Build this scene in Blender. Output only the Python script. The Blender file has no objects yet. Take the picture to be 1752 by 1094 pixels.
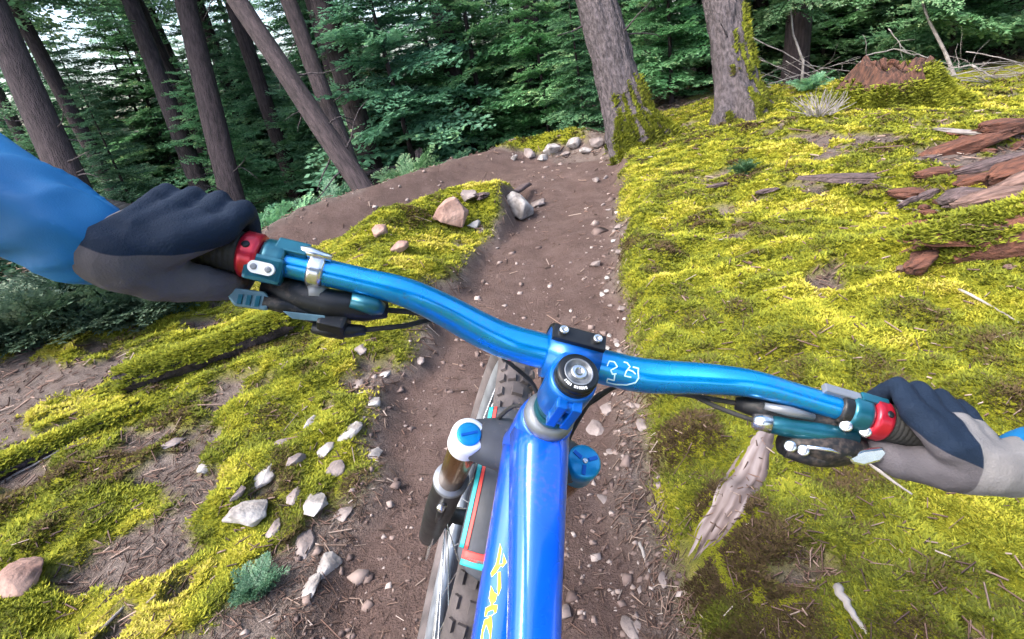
import bpy, bmesh, math, random
import numpy as np
from mathutils import Vector, Matrix, Quaternion
from mathutils.bvhtree import BVHTree

random.seed(7)
RNG = np.random.default_rng(11)
R = math.radians
scene = bpy.context.scene
COL = scene.collection

# ------------------------------------------------------------------ camera, sky, sun, exposure
F, CAMH = 876.0, 1.10                     # focal length in pixels of the 1752 wide frame, eye height
PITCH, ROLL = R(26), R(10)
FWD = np.array([0, math.cos(PITCH), -math.sin(PITCH)])
_u0 = np.array([0, math.sin(PITCH), math.cos(PITCH)]); _r0 = np.array([1.0, 0, 0])
RGT = _r0 * math.cos(ROLL) - _u0 * math.sin(ROLL)
UPV = _u0 * math.cos(ROLL) + _r0 * math.sin(ROLL)
CPOS = np.array([0, 0, CAMH])
cam_data = bpy.data.cameras.new('camera')
cam = bpy.data.objects.new('camera', cam_data)
COL.objects.link(cam)
cam_data.sensor_fit = 'HORIZONTAL'
cam_data.angle = 2 * math.atan(876.0 / F)
cam_data.clip_start, cam_data.clip_end = 0.02, 500
cm = Matrix.Identity(4)
for i in range(3):
    cm[i][0], cm[i][1], cm[i][2], cm[i][3] = RGT[i], UPV[i], -FWD[i], CPOS[i]
cam.matrix_world = cm
scene.camera = cam

SUN_EL, SUN_AZ = R(52), R(-115)
world = bpy.data.worlds.new('World'); scene.world = world; world.use_nodes = True
wn = world.node_tree.nodes; wl = world.node_tree.links
sky = wn.new('ShaderNodeTexSky'); sky.sky_type = 'NISHITA'; sky.sun_disc = False
sky.sun_elevation = SUN_EL; sky.sun_rotation = SUN_AZ
sky.air_density = 1.0; sky.dust_density = 4.0; sky.ozone_density = 1.0
wl.new(sky.outputs[0], wn['Background'].inputs[0])
wn['Background'].inputs[1].default_value = 0.15
sun_data = bpy.data.lights.new('sun', 'SUN'); sun = bpy.data.objects.new('sun', sun_data)
COL.objects.link(sun)
sun_data.energy = 1.2; sun_data.angle = R(40); sun_data.color = (1.0, 0.95, 0.88)
sd = Vector((math.sin(SUN_AZ) * math.cos(SUN_EL), math.cos(SUN_AZ) * math.cos(SUN_EL), math.sin(SUN_EL)))
sun.rotation_euler = (-sd).to_track_quat('-Z', 'Y').to_euler()
vs = scene.view_settings
vs.view_transform = 'Standard'; vs.look = 'None'; vs.gamma = 1.0; vs.exposure = 2.0
try: vs.use_curve_mapping = False
except Exception: pass
scene.cycles.use_denoising = True
scene.cycles.use_adaptive_sampling = True; scene.cycles.adaptive_threshold = 0.03
scene.cycles.max_bounces = 5; scene.cycles.diffuse_bounces = 3; scene.cycles.glossy_bounces = 2; scene.cycles.transparent_max_bounces = 4

# ------------------------------------------------------------------ helpers
def ray(px, py):
    return FWD + (px - 876) / F * RGT - (py - 547) / F * UPV
def CP(px, py, d):                       # the point seen at a pixel of the photo, d metres deep
    return CPOS + ray(px, py) * d
CM = np.stack([RGT, -UPV, FWD], 1)
def CW(v):                               # camera space (right, down, forward) to world
    return CPOS + CM @ np.asarray(v, float)
def nrm(v):
    v = np.asarray(v, float); return v / max(np.linalg.norm(v), 1e-9)

def _hash(ix, iy, iz, seed):
    h = (ix.astype(np.int64) * 374761393 + iy.astype(np.int64) * 668265263 + iz.astype(np.int64) * 2147483647 + seed * 974711) & 0xffffffff
    h = ((h ^ (h >> 13)) * 1274126177) & 0xffffffff
    h = ((h ^ (h >> 16)) * 2246822519) & 0xffffffff
    return ((h ^ (h >> 15)) & 0xffffff) / float(0xffffff)
def vnoise(x, y, z=0.0, seed=0):         # smooth value noise, -1..1
    x, y, z = np.broadcast_arrays(np.asarray(x, float), np.asarray(y, float), np.asarray(z, float))
    ix, iy, iz = np.floor(x), np.floor(y), np.floor(z)
    fx, fy, fz = x - ix, y - iy, z - iz
    ix, iy, iz = ix.astype(np.int64), iy.astype(np.int64), iz.astype(np.int64)
    sx, sy, sz = fx*fx*(3-2*fx), fy*fy*(3-2*fy), fz*fz*(3-2*fz)
    out = 0
    for a in (0, 1):
        for b in (0, 1):
            for c in (0, 1):
                w = (sx if a else 1-sx) * (sy if b else 1-sy) * (sz if c else 1-sz)
                out = out + w * _hash(ix+a, iy+b, iz+c, seed)
    return out * 2 - 1
def fbm(x, y, z=0.0, seed=0, octaves=4):
    o, a = 0, 0.5
    x, y, z = np.asarray(x, float), np.asarray(y, float), np.asarray(z, float)
    for k in range(octaves):
        o = o + a * vnoise(x * 2**k, y * 2**k, z * 2**k, seed + k * 17); a *= 0.5
    return o
def sst(x, a, b):
    t = np.clip((np.asarray(x, float) - a) / (b - a), 0, 1); return t*t*(3-2*t)

def big_mesh(name, V, Q, attrs=None, smooth=False):
    V = np.asarray(V, np.float32); Q = np.asarray(Q, np.int32)
    me = bpy.data.meshes.new(name); k = Q.shape[1]; n = len(Q)
    me.vertices.add(len(V)); me.vertices.foreach_set('co', V.ravel())
    me.loops.add(n * k); me.loops.foreach_set('vertex_index', Q.ravel())
    me.polygons.add(n); me.polygons.foreach_set('loop_start', np.arange(n, dtype=np.int32) * k)
    if smooth: me.polygons.foreach_set('use_smooth', np.ones(n, bool))
    for an, av in (attrs or {}).items():
        at = me.attributes.new(an, 'FLOAT', 'POINT'); at.data.foreach_set('value', np.asarray(av, np.float32).ravel())
    me.update(calc_edges=True); me.validate()
    return me
def link(name, me, mat=None, parent=None):
    o = bpy.data.objects.new(name, me); COL.objects.link(o)
    if mat is not None and me is not None and not me.materials: me.materials.append(mat)
    if parent is not None: o.parent = parent
    return o
def tag(o, label, cat, group=None):
    o['label'] = label; o['category'] = cat
    if group: o['group'] = group
    return o
def kind(o, k):
    o['kind'] = k; return o
def empty(name, loc):
    o = bpy.data.objects.new(name, None); COL.objects.link(o); o.location = loc
    o.empty_display_size = 0.1
    return o

class MB:                                # a collector of geometry in world space -> one mesh
    def __init__(s): s.v, s.f, s.t, s.smooth = [], [], [], []
    def add(s, V, Fs, smooth=True):
        b = len(s.v); s.v += [tuple(map(float, p)) for p in V]
        s.f += [tuple(i + b for i in f) for f in Fs]; s.smooth += [smooth] * len(Fs)
        return s
    def tube(s, pts, radii, n=12, cap=True, smooth=True, flat=None):
        pts = [np.asarray(p, float) for p in pts]; m = len(pts)
        if np.isscalar(radii): radii = [radii] * m
        ref = None; V = []; Fs = []
        for i in range(m):
            t = nrm(pts[min(i+1, m-1)] - pts[max(i-1, 0)])
            if ref is None:
                ref = np.cross(t, [0, 0, 1.0]);
                if np.linalg.norm(ref) < 1e-3: ref = np.cross(t, [0, 1.0, 0])
            ref = nrm(ref - t * (ref @ t)); bi = np.cross(t, ref)
            for k in range(n):
                a = 2 * math.pi * k / n
                V.append(pts[i] + radii[i] * (math.cos(a) * ref + math.sin(a) * bi))
        for i in range(m - 1):
            for k in range(n):
                Fs.append((i*n+k, i*n+(k+1) % n, (i+1)*n+(k+1) % n, (i+1)*n+k))
        if cap:
            Fs.append(tuple(range(n-1, -1, -1))); Fs.append(tuple((m-1)*n + k for k in range(n)))
        return s.add(V, Fs, smooth)
    def lathe(s, c, ax, prof, n=32, smooth=True):      # prof: (along, radius)
        ax = nrm(ax); c = np.asarray(c, float)
        q = np.cross(ax, [1.0, 0.1, 0.05]); q = nrm(q); w = np.cross(ax, q); V = []; Fs = []
        for (h, r) in prof:
            for k in range(n):
                a = 2 * math.pi * k / n
                V.append(c + ax * h + r * (math.cos(a) * q + math.sin(a) * w))
        for i in range(len(prof) - 1):
            for k in range(n):
                Fs.append((i*n+k, i*n+(k+1) % n, (i+1)*n+(k+1) % n, (i+1)*n+k))
        Fs.append(tuple(range(n-1, -1, -1))); Fs.append(tuple((len(prof)-1)*n + k for k in range(n)))
        return s.add(V, Fs, smooth)
    def box(s, c, ax, ay, az, hx, hy, hz, smooth=False):
        c = np.asarray(c, float); V = []
        for dx in (-1, 1):
            for dy in (-1, 1):
                for dz in (-1, 1):
                    V.append(c + dx*hx*ax + dy*hy*ay + dz*hz*az)
        return s.add(V, [(0,1,3,2), (4,6,7,5), (0,4,5,1), (2,3,7,6), (0,2,6,4), (1,5,7,3)], smooth)
    def loft(s, rings, cap=True, smooth=True, close=True):
        n = len(rings[0]); V = [p for r in rings for p in r]; Fs = []
        for i in range(len(rings) - 1):
            for k in range(n if close else n - 1):
                Fs.append((i*n+k, i*n+(k+1) % n, (i+1)*n+(k+1) % n, (i+1)*n+k))
        if cap:
            Fs.append(tuple(range(n-1, -1, -1))); Fs.append(tuple((len(rings)-1)*n + k for k in range(n)))
        return s.add(V, Fs, smooth)
    def build(s, name, mat, parent=None, base=(0, 0, 0), bevel=0.0, sub=0, fix=True):
        me = bpy.data.meshes.new(name)
        bx = np.asarray(base, float)
        me.from_pydata([tuple(np.asarray(p) - bx) for p in s.v], [], s.f)
        me.polygons.foreach_set('use_smooth', s.smooth)
        me.update()
        if fix:
            bm = bmesh.new(); bm.from_mesh(me)
            bmesh.ops.recalc_face_normals(bm, faces=bm.faces)
            if bevel > 0:
                ed = [e for e in bm.edges if len(e.link_faces) == 2 and e.calc_face_angle(0) > 0.6]
                bmesh.ops.bevel(bm, geom=ed, offset=bevel, segments=2, profile=0.6, affect='EDGES', clamp_overlap=True)
            bm.to_mesh(me); bm.free()
        o = link(name, me, mat, parent)
        if sub:
            md = o.modifiers.new('s', 'SUBSURF'); md.levels = sub; md.render_levels = sub
        return o

def sph(c, r, n=8):
    V, Fs = [], []
    bm = bmesh.new(); bmesh.ops.create_icosphere(bm, subdivisions=2, radius=1)
    V = [np.asarray(c) + np.array(v.co) * r for v in bm.verts]; Fs = [tuple(v.index for v in f.verts) for f in bm.faces]
    bm.free(); return V, Fs
def organic(name, caps, voxel, mat, parent, base, smooth=6, post=None):
    """caps: (p0, r0, p1, r1) round-ended limbs, melted into one continuous skin"""
    mb = MB()
    for (p0, r0, p1, r1) in caps:
        p0, p1 = np.asarray(p0, float), np.asarray(p1, float)
        t = nrm(p1 - p0); L = np.linalg.norm(p1 - p0)
        prof = []
        for k in range(7):
            a = math.pi/2 * (1 - k/6.0) ; prof.append((-r0*math.sin(a), max(r0*math.cos(a), 1e-4)))
        for k in range(7):
            a = math.pi/2 * (k/6.0); prof.append((L + r1*math.sin(a), max(r1*math.cos(a), 1e-4)))
        mb.lathe(p0, t, prof, 16)
    o = mb.build(name + '_raw', None, None, base)
    md = o.modifiers.new('r', 'REMESH'); md.mode = 'VOXEL'; md.voxel_size = voxel; md.use_smooth_shade = True
    m2 = o.modifiers.new('s', 'SMOOTH'); m2.iterations = smooth; m2.factor = 0.5
    dg = bpy.context.evaluated_depsgraph_get()
    me = bpy.data.meshes.new_from_object(o.evaluated_get(dg)); me.name = name
    bpy.data.objects.remove(o)
    me.polygons.foreach_set('use_smooth', np.ones(len(me.polygons), bool))
    me.materials.clear()
    for m in (mat if isinstance(mat, (list, tuple)) else [mat]): me.materials.append(m)
    if post: post(me)
    return link(name, me, None, parent)

# ------------------------------------------------------------------ materials
def nodes(m):
    m.use_nodes = True; nt = m.node_tree
    return nt, nt.nodes['Principled BSDF'], nt.nodes, nt.links
def mk(name, col, rough=0.5, metal=0.0, var=0.12, scale=25.0, bump=0.0, bscale=None, coat=0.0, stretch=None, col2=None, spec=0.5, dust=0.0):
    m = bpy.data.materials.new(name); nt, b, N, L = nodes(m)
    tc = N.new('ShaderNodeTexCoord'); src = tc.outputs['Object']
    if stretch:
        mp = N.new('ShaderNodeMapping'); mp.inputs['Scale'].default_value = stretch
        L.new(src, mp.inputs[0]); src = mp.outputs[0]
    nz = N.new('ShaderNodeTexNoise'); nz.inputs['Scale'].default_value = scale; nz.inputs['Detail'].default_value = 6
    L.new(src, nz.inputs['Vector'])
    cr = N.new('ShaderNodeValToRGB'); L.new(nz.outputs[0], cr.inputs[0])
    c = np.array(col); c2 = np.array(col2) if col2 is not None else np.clip(c * (1 + 2*var) + 0.01*var, 0, 1)
    c1 = c if col2 is not None else c * (1 - 2*var)
    cr.color_ramp.elements[0].position = 0.3; cr.color_ramp.elements[1].position = 0.7
    cr.color_ramp.elements[0].color = (*c1, 1); cr.color_ramp.elements[1].color = (*c2, 1)
    L.new(cr.outputs[0], b.inputs['Base Color'])
    if dust:
        n3 = N.new('ShaderNodeTexNoise'); n3.inputs['Scale'].default_value = 230; n3.inputs['Detail'].default_value = 3; L.new(tc.outputs['Object'], n3.inputs['Vector'])
        n4 = N.new('ShaderNodeTexNoise'); n4.inputs['Scale'].default_value = 11; n4.inputs['Detail'].default_value = 5; L.new(tc.outputs['Object'], n4.inputs['Vector'])
        sm = N.new('ShaderNodeMath'); sm.operation = 'ADD'; L.new(n3.outputs[0], sm.inputs[0]); L.new(n4.outputs[0], sm.inputs[1])
        mr = N.new('ShaderNodeMapRange'); mr.inputs[1].default_value = 1.12; mr.inputs[2].default_value = 1.42; mr.inputs[4].default_value = dust; L.new(sm.outputs[0], mr.inputs[0])
        mx = N.new('ShaderNodeMix'); mx.data_type = 'RGBA'; mx.inputs[7].default_value = (.16, .12, .10, 1); L.new(mr.outputs[0], mx.inputs[0]); L.new(cr.outputs[0], mx.inputs[6]); L.new(mx.outputs[2], b.inputs['Base Color'])
        rr = N.new('ShaderNodeMapRange'); rr.inputs[1].default_value = .3; rr.inputs[2].default_value = .8; rr.inputs[3].default_value = rough*.75; rr.inputs[4].default_value = min(1, rough*1.7); L.new(n4.outputs[0], rr.inputs[0]); L.new(rr.outputs[0], b.inputs['Roughness'])
    else: b.inputs['Roughness'].default_value = rough
    b.inputs['Metallic'].default_value = metal
    b.inputs['Specular IOR Level'].default_value = spec
    b.inputs['Coat Weight'].default_value = coat; b.inputs['Coat Roughness'].default_value = 0.08
    if bump:
        n2 = N.new('ShaderNodeTexNoise'); n2.inputs['Scale'].default_value = bscale or scale * 3; n2.inputs['Detail'].default_value = 8
        L.new(src, n2.inputs['Vector'])
        bp = N.new('ShaderNodeBump'); bp.inputs['Strength'].default_value = 1.0; bp.inputs['Distance'].default_value = bump
        L.new(n2.outputs[0], bp.inputs['Height']); L.new(bp.outputs[0], b.inputs['Normal'])
    return m

def ramp_attr(name, attr, stops, rough=0.7, trans=0.0, spec=0.25, objvar=0.0, nscale=0):
    """colour from a per-point attribute (0..1), with optional light coming through thin leaves"""
    m = bpy.data.materials.new(name); nt, b, N, L = nodes(m)
    at = N.new('ShaderNodeAttribute'); at.attribute_name = attr
    cr = N.new('ShaderNodeValToRGB'); els = cr.color_ramp.elements
    while len(els) < len(stops): els.new(0.5)
    for e, (p, c) in zip(els, stops): e.position = p; e.color = (*c, 1)
    L.new(at.outputs['Fac'], cr.inputs[0]); out = cr.outputs[0]
    if objvar:
        oi = N.new('ShaderNodeObjectInfo'); hs = N.new('ShaderNodeHueSaturation')
        mr = N.new('ShaderNodeMapRange'); mr.inputs[3].default_value = 1 - objvar; mr.inputs[4].default_value = 1 + objvar
        L.new(oi.outputs['Random'], mr.inputs[0]); L.new(mr.outputs[0], hs.inputs['Value'])
        mr2 = N.new('ShaderNodeMapRange'); mr2.inputs[3].default_value = 0.45; mr2.inputs[4].default_value = 0.525
        ml = N.new('ShaderNodeMath'); ml.operation = 'MULTIPLY'; ml.inputs[1].default_value = 7.31
        fr = N.new('ShaderNodeMath'); fr.operation = 'FRACT'
        L.new(oi.outputs['Random'], ml.inputs[0]); L.new(ml.outputs[0], fr.inputs[0]); L.new(fr.outputs[0], mr2.inputs[0])
        L.new(mr2.outputs[0], hs.inputs['Hue']); L.new(out, hs.inputs['Color']); out = hs.outputs[0]
    L.new(out, b.inputs['Base Color']); b.inputs['Roughness'].default_value = rough
    b.inputs['Specular IOR Level'].default_value = spec
    if trans:
        tr = N.new('ShaderNodeBsdfTranslucent'); L.new(out, tr.inputs[0])
        mx = N.new('ShaderNodeMixShader'); mx.inputs[0].default_value = trans
        L.new(b.outputs[0], mx.inputs[1]); L.new(tr.outputs[0], mx.inputs[2])
        L.new(mx.outputs[0], N['Material Output'].inputs[0])
    return m

def ground_material():
    m = bpy.data.materials.new('forest_ground'); nt, b, N, L = nodes(m)
    tc = N.new('ShaderNodeTexCoord')
    def noise(sc, det=8, rough=0.6):
        n = N.new('ShaderNodeTexNoise'); n.inputs['Scale'].default_value = sc; n.inputs['Detail'].default_value = det
        n.inputs['Roughness'].default_value = rough; L.new(tc.outputs['Object'], n.inputs['Vector']); return n.outputs[0]
    def ramp(src, stops):
        cr = N.new('ShaderNodeValToRGB'); els = cr.color_ramp.elements
        while len(els) < len(stops): els.new(0.5)
        for e, (p, c) in zip(els, stops): e.position = p; e.color = (*c, 1)
        L.new(src, cr.inputs[0]); return cr.outputs[0]
    def mix(f, a, c):
        x = N.new('ShaderNodeMix'); x.data_type = 'RGBA'; L.new(f, x.inputs[0]); L.new(a, x.inputs[6]); L.new(c, x.inputs[7]); return x.outputs[2]
    def attr(nm):
        a = N.new('ShaderNodeAttribute'); a.attribute_name = nm; return a.outputs['Fac']
    duff = ramp(noise(9, 10, 0.7), [(0.25, (0.06, 0.045, 0.04)), (0.5, (0.13, 0.10, 0.09)), (0.62, (0.20, 0.165, 0.15)), (0.8, (0.28, 0.24, 0.22))])
    duff2 = ramp(noise(140, 4), [(0.35, (0.05, 0.035, 0.03)), (0.65, (0.24, 0.20, 0.18))])
    fm = N.new('ShaderNodeMix'); fm.data_type = 'RGBA'; fm.inputs[0].default_value = 0.4
    L.new(duff, fm.inputs[6]); L.new(duff2, fm.inputs[7]); duff = fm.outputs[2]
    dirt = ramp(noise(5, 10, 0.72), [(0.28, (0.050, 0.032, 0.029)), (0.48, (0.105, 0.070, 0.062)), (0.72, (0.20, 0.145, 0.130))])
    dirt2 = ramp(noise(90, 6, 0.7), [(0.3, (0.055, 0.036, 0.032)), (0.6, (0.135, 0.095, 0.085)), (0.78, (0.24, 0.19, 0.175))])
    fm = N.new('ShaderNodeMix'); fm.data_type = 'RGBA'; fm.inputs[0].default_value = 0.5
    L.new(dirt, fm.inputs[6]); L.new(dirt2, fm.inputs[7]); dirt = fm.outputs[2]
    moss = ramp(noise(26, 8, 0.7), [(0.25, (0.05, 0.06, 0.006)), (0.5, (0.17, 0.18, 0.012)), (0.75, (0.30, 0.28, 0.02))])
    c = mix(attr('moss'), duff, moss)
    c = mix(attr('dirt'), c, dirt)
    L.new(c, b.inputs['Base Color']); b.inputs['Roughness'].default_value = 0.95; b.inputs['Specular IOR Level'].default_value = 0.15
    bp = N.new('ShaderNodeBump'); bp.inputs['Distance'].default_value = 0.014
    ad = N.new('ShaderNodeMath'); ad.operation = 'ADD'; L.new(noise(45, 8, 0.7), ad.inputs[0]); L.new(noise(170, 4), ad.inputs[1])
    L.new(ad.outputs[0], bp.inputs['Height']); L.new(bp.outputs[0], b.inputs['Normal'])
    return m
M_GROUND = ground_material()
M_MOSS = ramp_attr('moss', 'tint', [(0.0, (0.085, 0.058, 0.034)), (0.14, (0.10, 0.085, 0.028)), (0.26, (0.105, 0.125, 0.022)), (0.5, (0.235, 0.260, 0.030)), (0.78, (0.43, 0.40, 0.045)), (1.0, (0.50, 0.41, 0.13))], 0.85, 0.25, 0.1)
M_LITTER = ramp_attr('litter', 'tint', [(0.0, (0.05, 0.035, 0.03)), (0.4, (0.16, 0.10, 0.08)), (0.7, (0.30, 0.23, 0.19)), (1.0, (0.50, 0.44, 0.40))], 0.8, 0.0, 0.2)
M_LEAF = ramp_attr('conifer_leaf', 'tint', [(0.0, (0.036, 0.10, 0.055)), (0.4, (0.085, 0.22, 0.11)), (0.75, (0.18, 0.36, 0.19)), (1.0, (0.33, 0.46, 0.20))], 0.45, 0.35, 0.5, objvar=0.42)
M_LEAF_SHADED = ramp_attr('shaded_leaf', 'tint', [(0.0, (0.018, 0.040, 0.026)), (0.5, (0.045, 0.085, 0.055)), (1.0, (0.11, 0.16, 0.10))], .6, .2, .3, objvar=.3)  # leaf green dulled and darkened: the dim left slope's shade painted into the colour
M_PEBBLE = ramp_attr('pebble', 'tint', [(0.0, (0.10, 0.07, 0.065)), (0.5, (0.20, 0.15, 0.135)), (1.0, (0.42, 0.37, 0.35))], 0.8, 0.0, 0.3)
M_BARK = mk('bark_grey', (0.016, 0.012, 0.014), 0.92, 0, col2=(0.098, 0.082, 0.09), scale=7, stretch=(5, 5, 2.0), bump=0.03, bscale=12)
M_BARK_D = mk('bark_dark', (0.012, 0.008, 0.010), 0.92, 0, col2=(0.055, 0.039, 0.044), scale=5, stretch=(6, 6, 1.2), bump=0.02, bscale=12)
M_DEAD = mk('dead_wood_grey', (0.12, 0.105, 0.10), 0.85, 0, col2=(0.32, 0.295, 0.285), scale=9, bump=0.003, bscale=60)
M_WOOD = mk('rotten_wood', (0.045, 0.018, 0.013), 0.9, 0, col2=(0.15, 0.058, 0.035), scale=9, stretch=(1.5, 6, 6), bump=0.012, bscale=16)
M_WOODP = mk('split_wood_pink', (0.06, 0.034, 0.028), 0.85, 0, col2=(0.24, 0.15, 0.125), scale=9, stretch=(1.5, 6, 6), bump=0.008, bscale=20)
M_ROOT = ramp_attr('bare_root_grain', 'tint', [(0.0, (0.05, 0.036, 0.034)), (0.45, (0.15, 0.115, 0.11)), (1.0, (0.31, 0.265, 0.26))], .9)
M_SLAB = mk('bark_slab', (0.03, 0.02, 0.021), 0.9, 0, col2=(0.14, 0.098, 0.10), scale=12, stretch=(1.5, 6, 6), bump=0.01, bscale=24)
M_STUMP = mk('rotten_stump_wood', (0.014, 0.008, 0.007), 0.95, 0, col2=(0.12, 0.052, 0.034), scale=10, stretch=(3, 3, .8), bump=0.03, bscale=9)
M_ROCKW = mk('stone_white', (0.13, 0.112, 0.105), 0.9, 0, col2=(0.44, 0.42, 0.41), scale=13, bump=0.006, bscale=60)
M_ROCKG = mk('stone_grey', (0.10, 0.078, 0.074), 0.88, 0, col2=(0.27, 0.23, 0.22), scale=8, bump=0.006, bscale=50)
M_ROCKR = mk('stone_reddish', (0.14, 0.075, 0.06), 0.9, 0, col2=(0.36, 0.24, 0.20), scale=8, bump=0.008, bscale=40)

M_BAR = mk('anodised_blue', (0.0, 0.34, 0.88), 0.24, 0.75, var=0.03, scale=60, coat=1.0, dust=.35)
M_FRAME = mk('frame_blue', (0.0, 0.125, 0.90), 0.26, 0.30, var=0.03, scale=30, coat=1.0, dust=.35)
M_STEM = mk('stem_blue', (0.0, 0.12, 0.52), 0.30, 0.4, var=0.05, scale=60, coat=0.3)
M_BLACK = mk('black_alloy', (0.012, 0.014, 0.017), 0.38, 0.3, var=0.2, scale=50, dust=.5)
M_RUBBER = mk('black_rubber', (0.02, 0.02, 0.02), 0.8, 0, var=0.2, scale=80, bump=0.0006, bscale=300)
M_TYRE = mk('dusty_tyre', (0.035, 0.031, 0.032), 0.85, 0, col2=(0.13, 0.11, 0.11), scale=14, bump=0.001, bscale=200)
M_RIM = mk('rim_grey', (0.22, 0.24, 0.27), 0.4, 0.4, var=0.15, scale=20)
M_SILVER = mk('silver', (0.70, 0.71, 0.73), 0.25, 0.95, var=0.06, scale=90)
M_TEAL = mk('dark_teal', (0.01, 0.11, 0.16), 0.35, 0.5, var=0.1, scale=60, coat=0.3)
M_PADDLE = mk('grey_blue_paddle', (0.10, 0.19, 0.24), 0.42, 0.4, var=0.1, scale=60)
M_RED = mk('red_anodised', (0.50, 0.015, 0.035), 0.32, 0.5, var=0.08, scale=60, coat=0.3)
M_GOLD = mk('bronze_stanchion', (0.23, 0.125, 0.045), 0.22, 0.85, var=0.08, scale=30)
M_WHITE = mk('white_print', (0.80, 0.82, 0.84), 0.45, 0, var=0.03)
M_CYANP = mk('pale_cyan_print', (0.45, 0.78, 0.85), 0.4, 0, var=0.03)
M_KNOB = mk('knob_blue', (0.0, 0.28, 0.60), 0.35, 0.4, var=0.05, scale=60, coat=0.3)
M_GUARD = mk('mudguard_grey', (0.045, 0.052, 0.066), 0.55, 0, var=0.15, scale=30, dust=.8)
M_STRIPER = mk('stripe_red', (0.72, 0.06, 0.05), 0.5, 0, var=0.05)
M_STRIPET = mk('stripe_teal', (0.02, 0.40, 0.42), 0.5, 0, var=0.05)
M_YELLOW = mk('yellow_print', (0.80, 0.80, 0.02), 0.4, 0, var=0.03)
M_JACKET = mk('jacket_blue', (0.0, 0.105, 0.29), 0.72, 0, col2=(0.0, 0.165, 0.42), scale=9, bump=0.0002, bscale=900)
M_JACKETD = mk('jacket_dark_blue', (0.0, 0.035, 0.20), 0.6, 0, col2=(0.0, 0.06, 0.30), scale=9)
M_NAVY = mk('glove_navy', (0.004, 0.011, 0.026), 0.8, 0, col2=(0.009, 0.021, 0.046), scale=40, bump=0.0006, bscale=600)
M_GREY = mk('glove_grey', (0.06, 0.056, 0.064), 0.85, 0, col2=(0.115, 0.107, 0.12), scale=40, bump=0.0006, bscale=600)
M_CUFF = mk('glove_cuff_pale', (0.14, 0.135, 0.14), 0.8, 0, col2=(0.23, 0.225, 0.23), scale=60, bump=0.0006, bscale=500)

def glove_material():
    m = bpy.data.materials.new('glove_cloth'); nt, b, N, L = nodes(m); out = None
    cols = []
    for src in (M_NAVY, M_GREY, M_CUFF):
        r_ = next(n for n in src.node_tree.nodes if n.type == 'VALTORGB').color_ramp.elements
        nz = N.new('ShaderNodeTexNoise'); nz.inputs['Scale'].default_value = 40; tc = N.new('ShaderNodeTexCoord'); L.new(tc.outputs['Object'], nz.inputs['Vector'])
        mx = N.new('ShaderNodeMix'); mx.data_type = 'RGBA'; mx.inputs[6].default_value = r_[0].color; mx.inputs[7].default_value = r_[1].color; L.new(nz.outputs[0], mx.inputs[0]); cols.append(mx.outputs[2])
    out = cols[0]
    for nm, c in (('grey_zone', cols[1]), ('pale_zone', cols[2])):
        at = N.new('ShaderNodeAttribute'); at.attribute_name = nm; st = N.new('ShaderNodeMapRange'); st.inputs[1].default_value = -.0004; st.inputs[2].default_value = .0004
        L.new(at.outputs['Fac'], st.inputs[0]); mx = N.new('ShaderNodeMix'); mx.data_type = 'RGBA'; L.new(st.outputs[0], mx.inputs[0]); L.new(out, mx.inputs[6]); L.new(c, mx.inputs[7]); out = mx.outputs[2]
    L.new(out, b.inputs['Base Color']); b.inputs['Roughness'].default_value = .85; b.inputs['Specular IOR Level'].default_value = .25
    n2 = N.new('ShaderNodeTexNoise'); n2.inputs['Scale'].default_value = 600; tc = N.new('ShaderNodeTexCoord'); L.new(tc.outputs['Object'], n2.inputs['Vector'])
    bp = N.new('ShaderNodeBump'); bp.inputs['Distance'].default_value = .0006; L.new(n2.outputs[0], bp.inputs['Height']); L.new(bp.outputs[0], b.inputs['Normal'])
    return m
M_GLOVE = glove_material()
# ------------------------------------------------------------------ terrain shape
TR = np.array([[-0.35, -4, .42], [-0.30, -1, .42], [-0.20, 0.3, .42], [-0.19, 0.8, .42], [-0.16, 1.1, .41], [-0.1, 1.6, .43], [0.08, 2.5, .45],
               [0.36, 3.5, .42], [0.72, 4.7, .50], [0.82, 5.5, .62], [0.30, 6.05, .62], [-0.5, 5.45, .50], [-1.3, 4.80, .36], [-2.1, 4.40, .24], [-3.2, 4.3, .12]])
LIP = np.array([[1.75, 6.3], [1.2, 6.9], [0.45, 6.95], [-0.62, 6.05], [-1.45, 5.22], [-2.1, 4.72], [-2.7, 4.0], [-3.1, 3.0], [-3.5, 1.5], [-4.2, -2]])
def polydist(x, y, P):
    best = np.full(np.shape(x), 1e9); w = np.zeros(np.shape(x)); sg = np.zeros(np.shape(x))
    for i in range(len(P) - 1):
        ax, ay, bx, by = P[i][0], P[i][1], P[i+1][0], P[i+1][1]
        dx, dy = bx-ax, by-ay
        t = np.clip(((x-ax)*dx + (y-ay)*dy) / (dx*dx+dy*dy), 0, 1)
        d = np.hypot(x-ax-t*dx, y-ay-t*dy); q = d < best
        best = np.where(q, d, best); sg = np.where(q, np.sign(dx*(y-ay) - dy*(x-ax)), sg)
        if P.shape[1] > 2: w = np.where(q, P[i][2] + t*(P[i+1][2]-P[i][2]), w)
    return best, w, sg
XR_Y = np.array([-6, .6, .93, 1.4, 2.36, 3.3, 5.1, 6.5, 9]); XR_X = np.array([.10, .22, .25, .35, .53, .78, 1.22, 1.66, 2.4])
MND = np.array([[-0.72, 1.6], [-0.72, 2.4], [-0.85, 3.2], [-0.72, 4.05], [-0.15, 4.45], [0.22, 4.3]])
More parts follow.
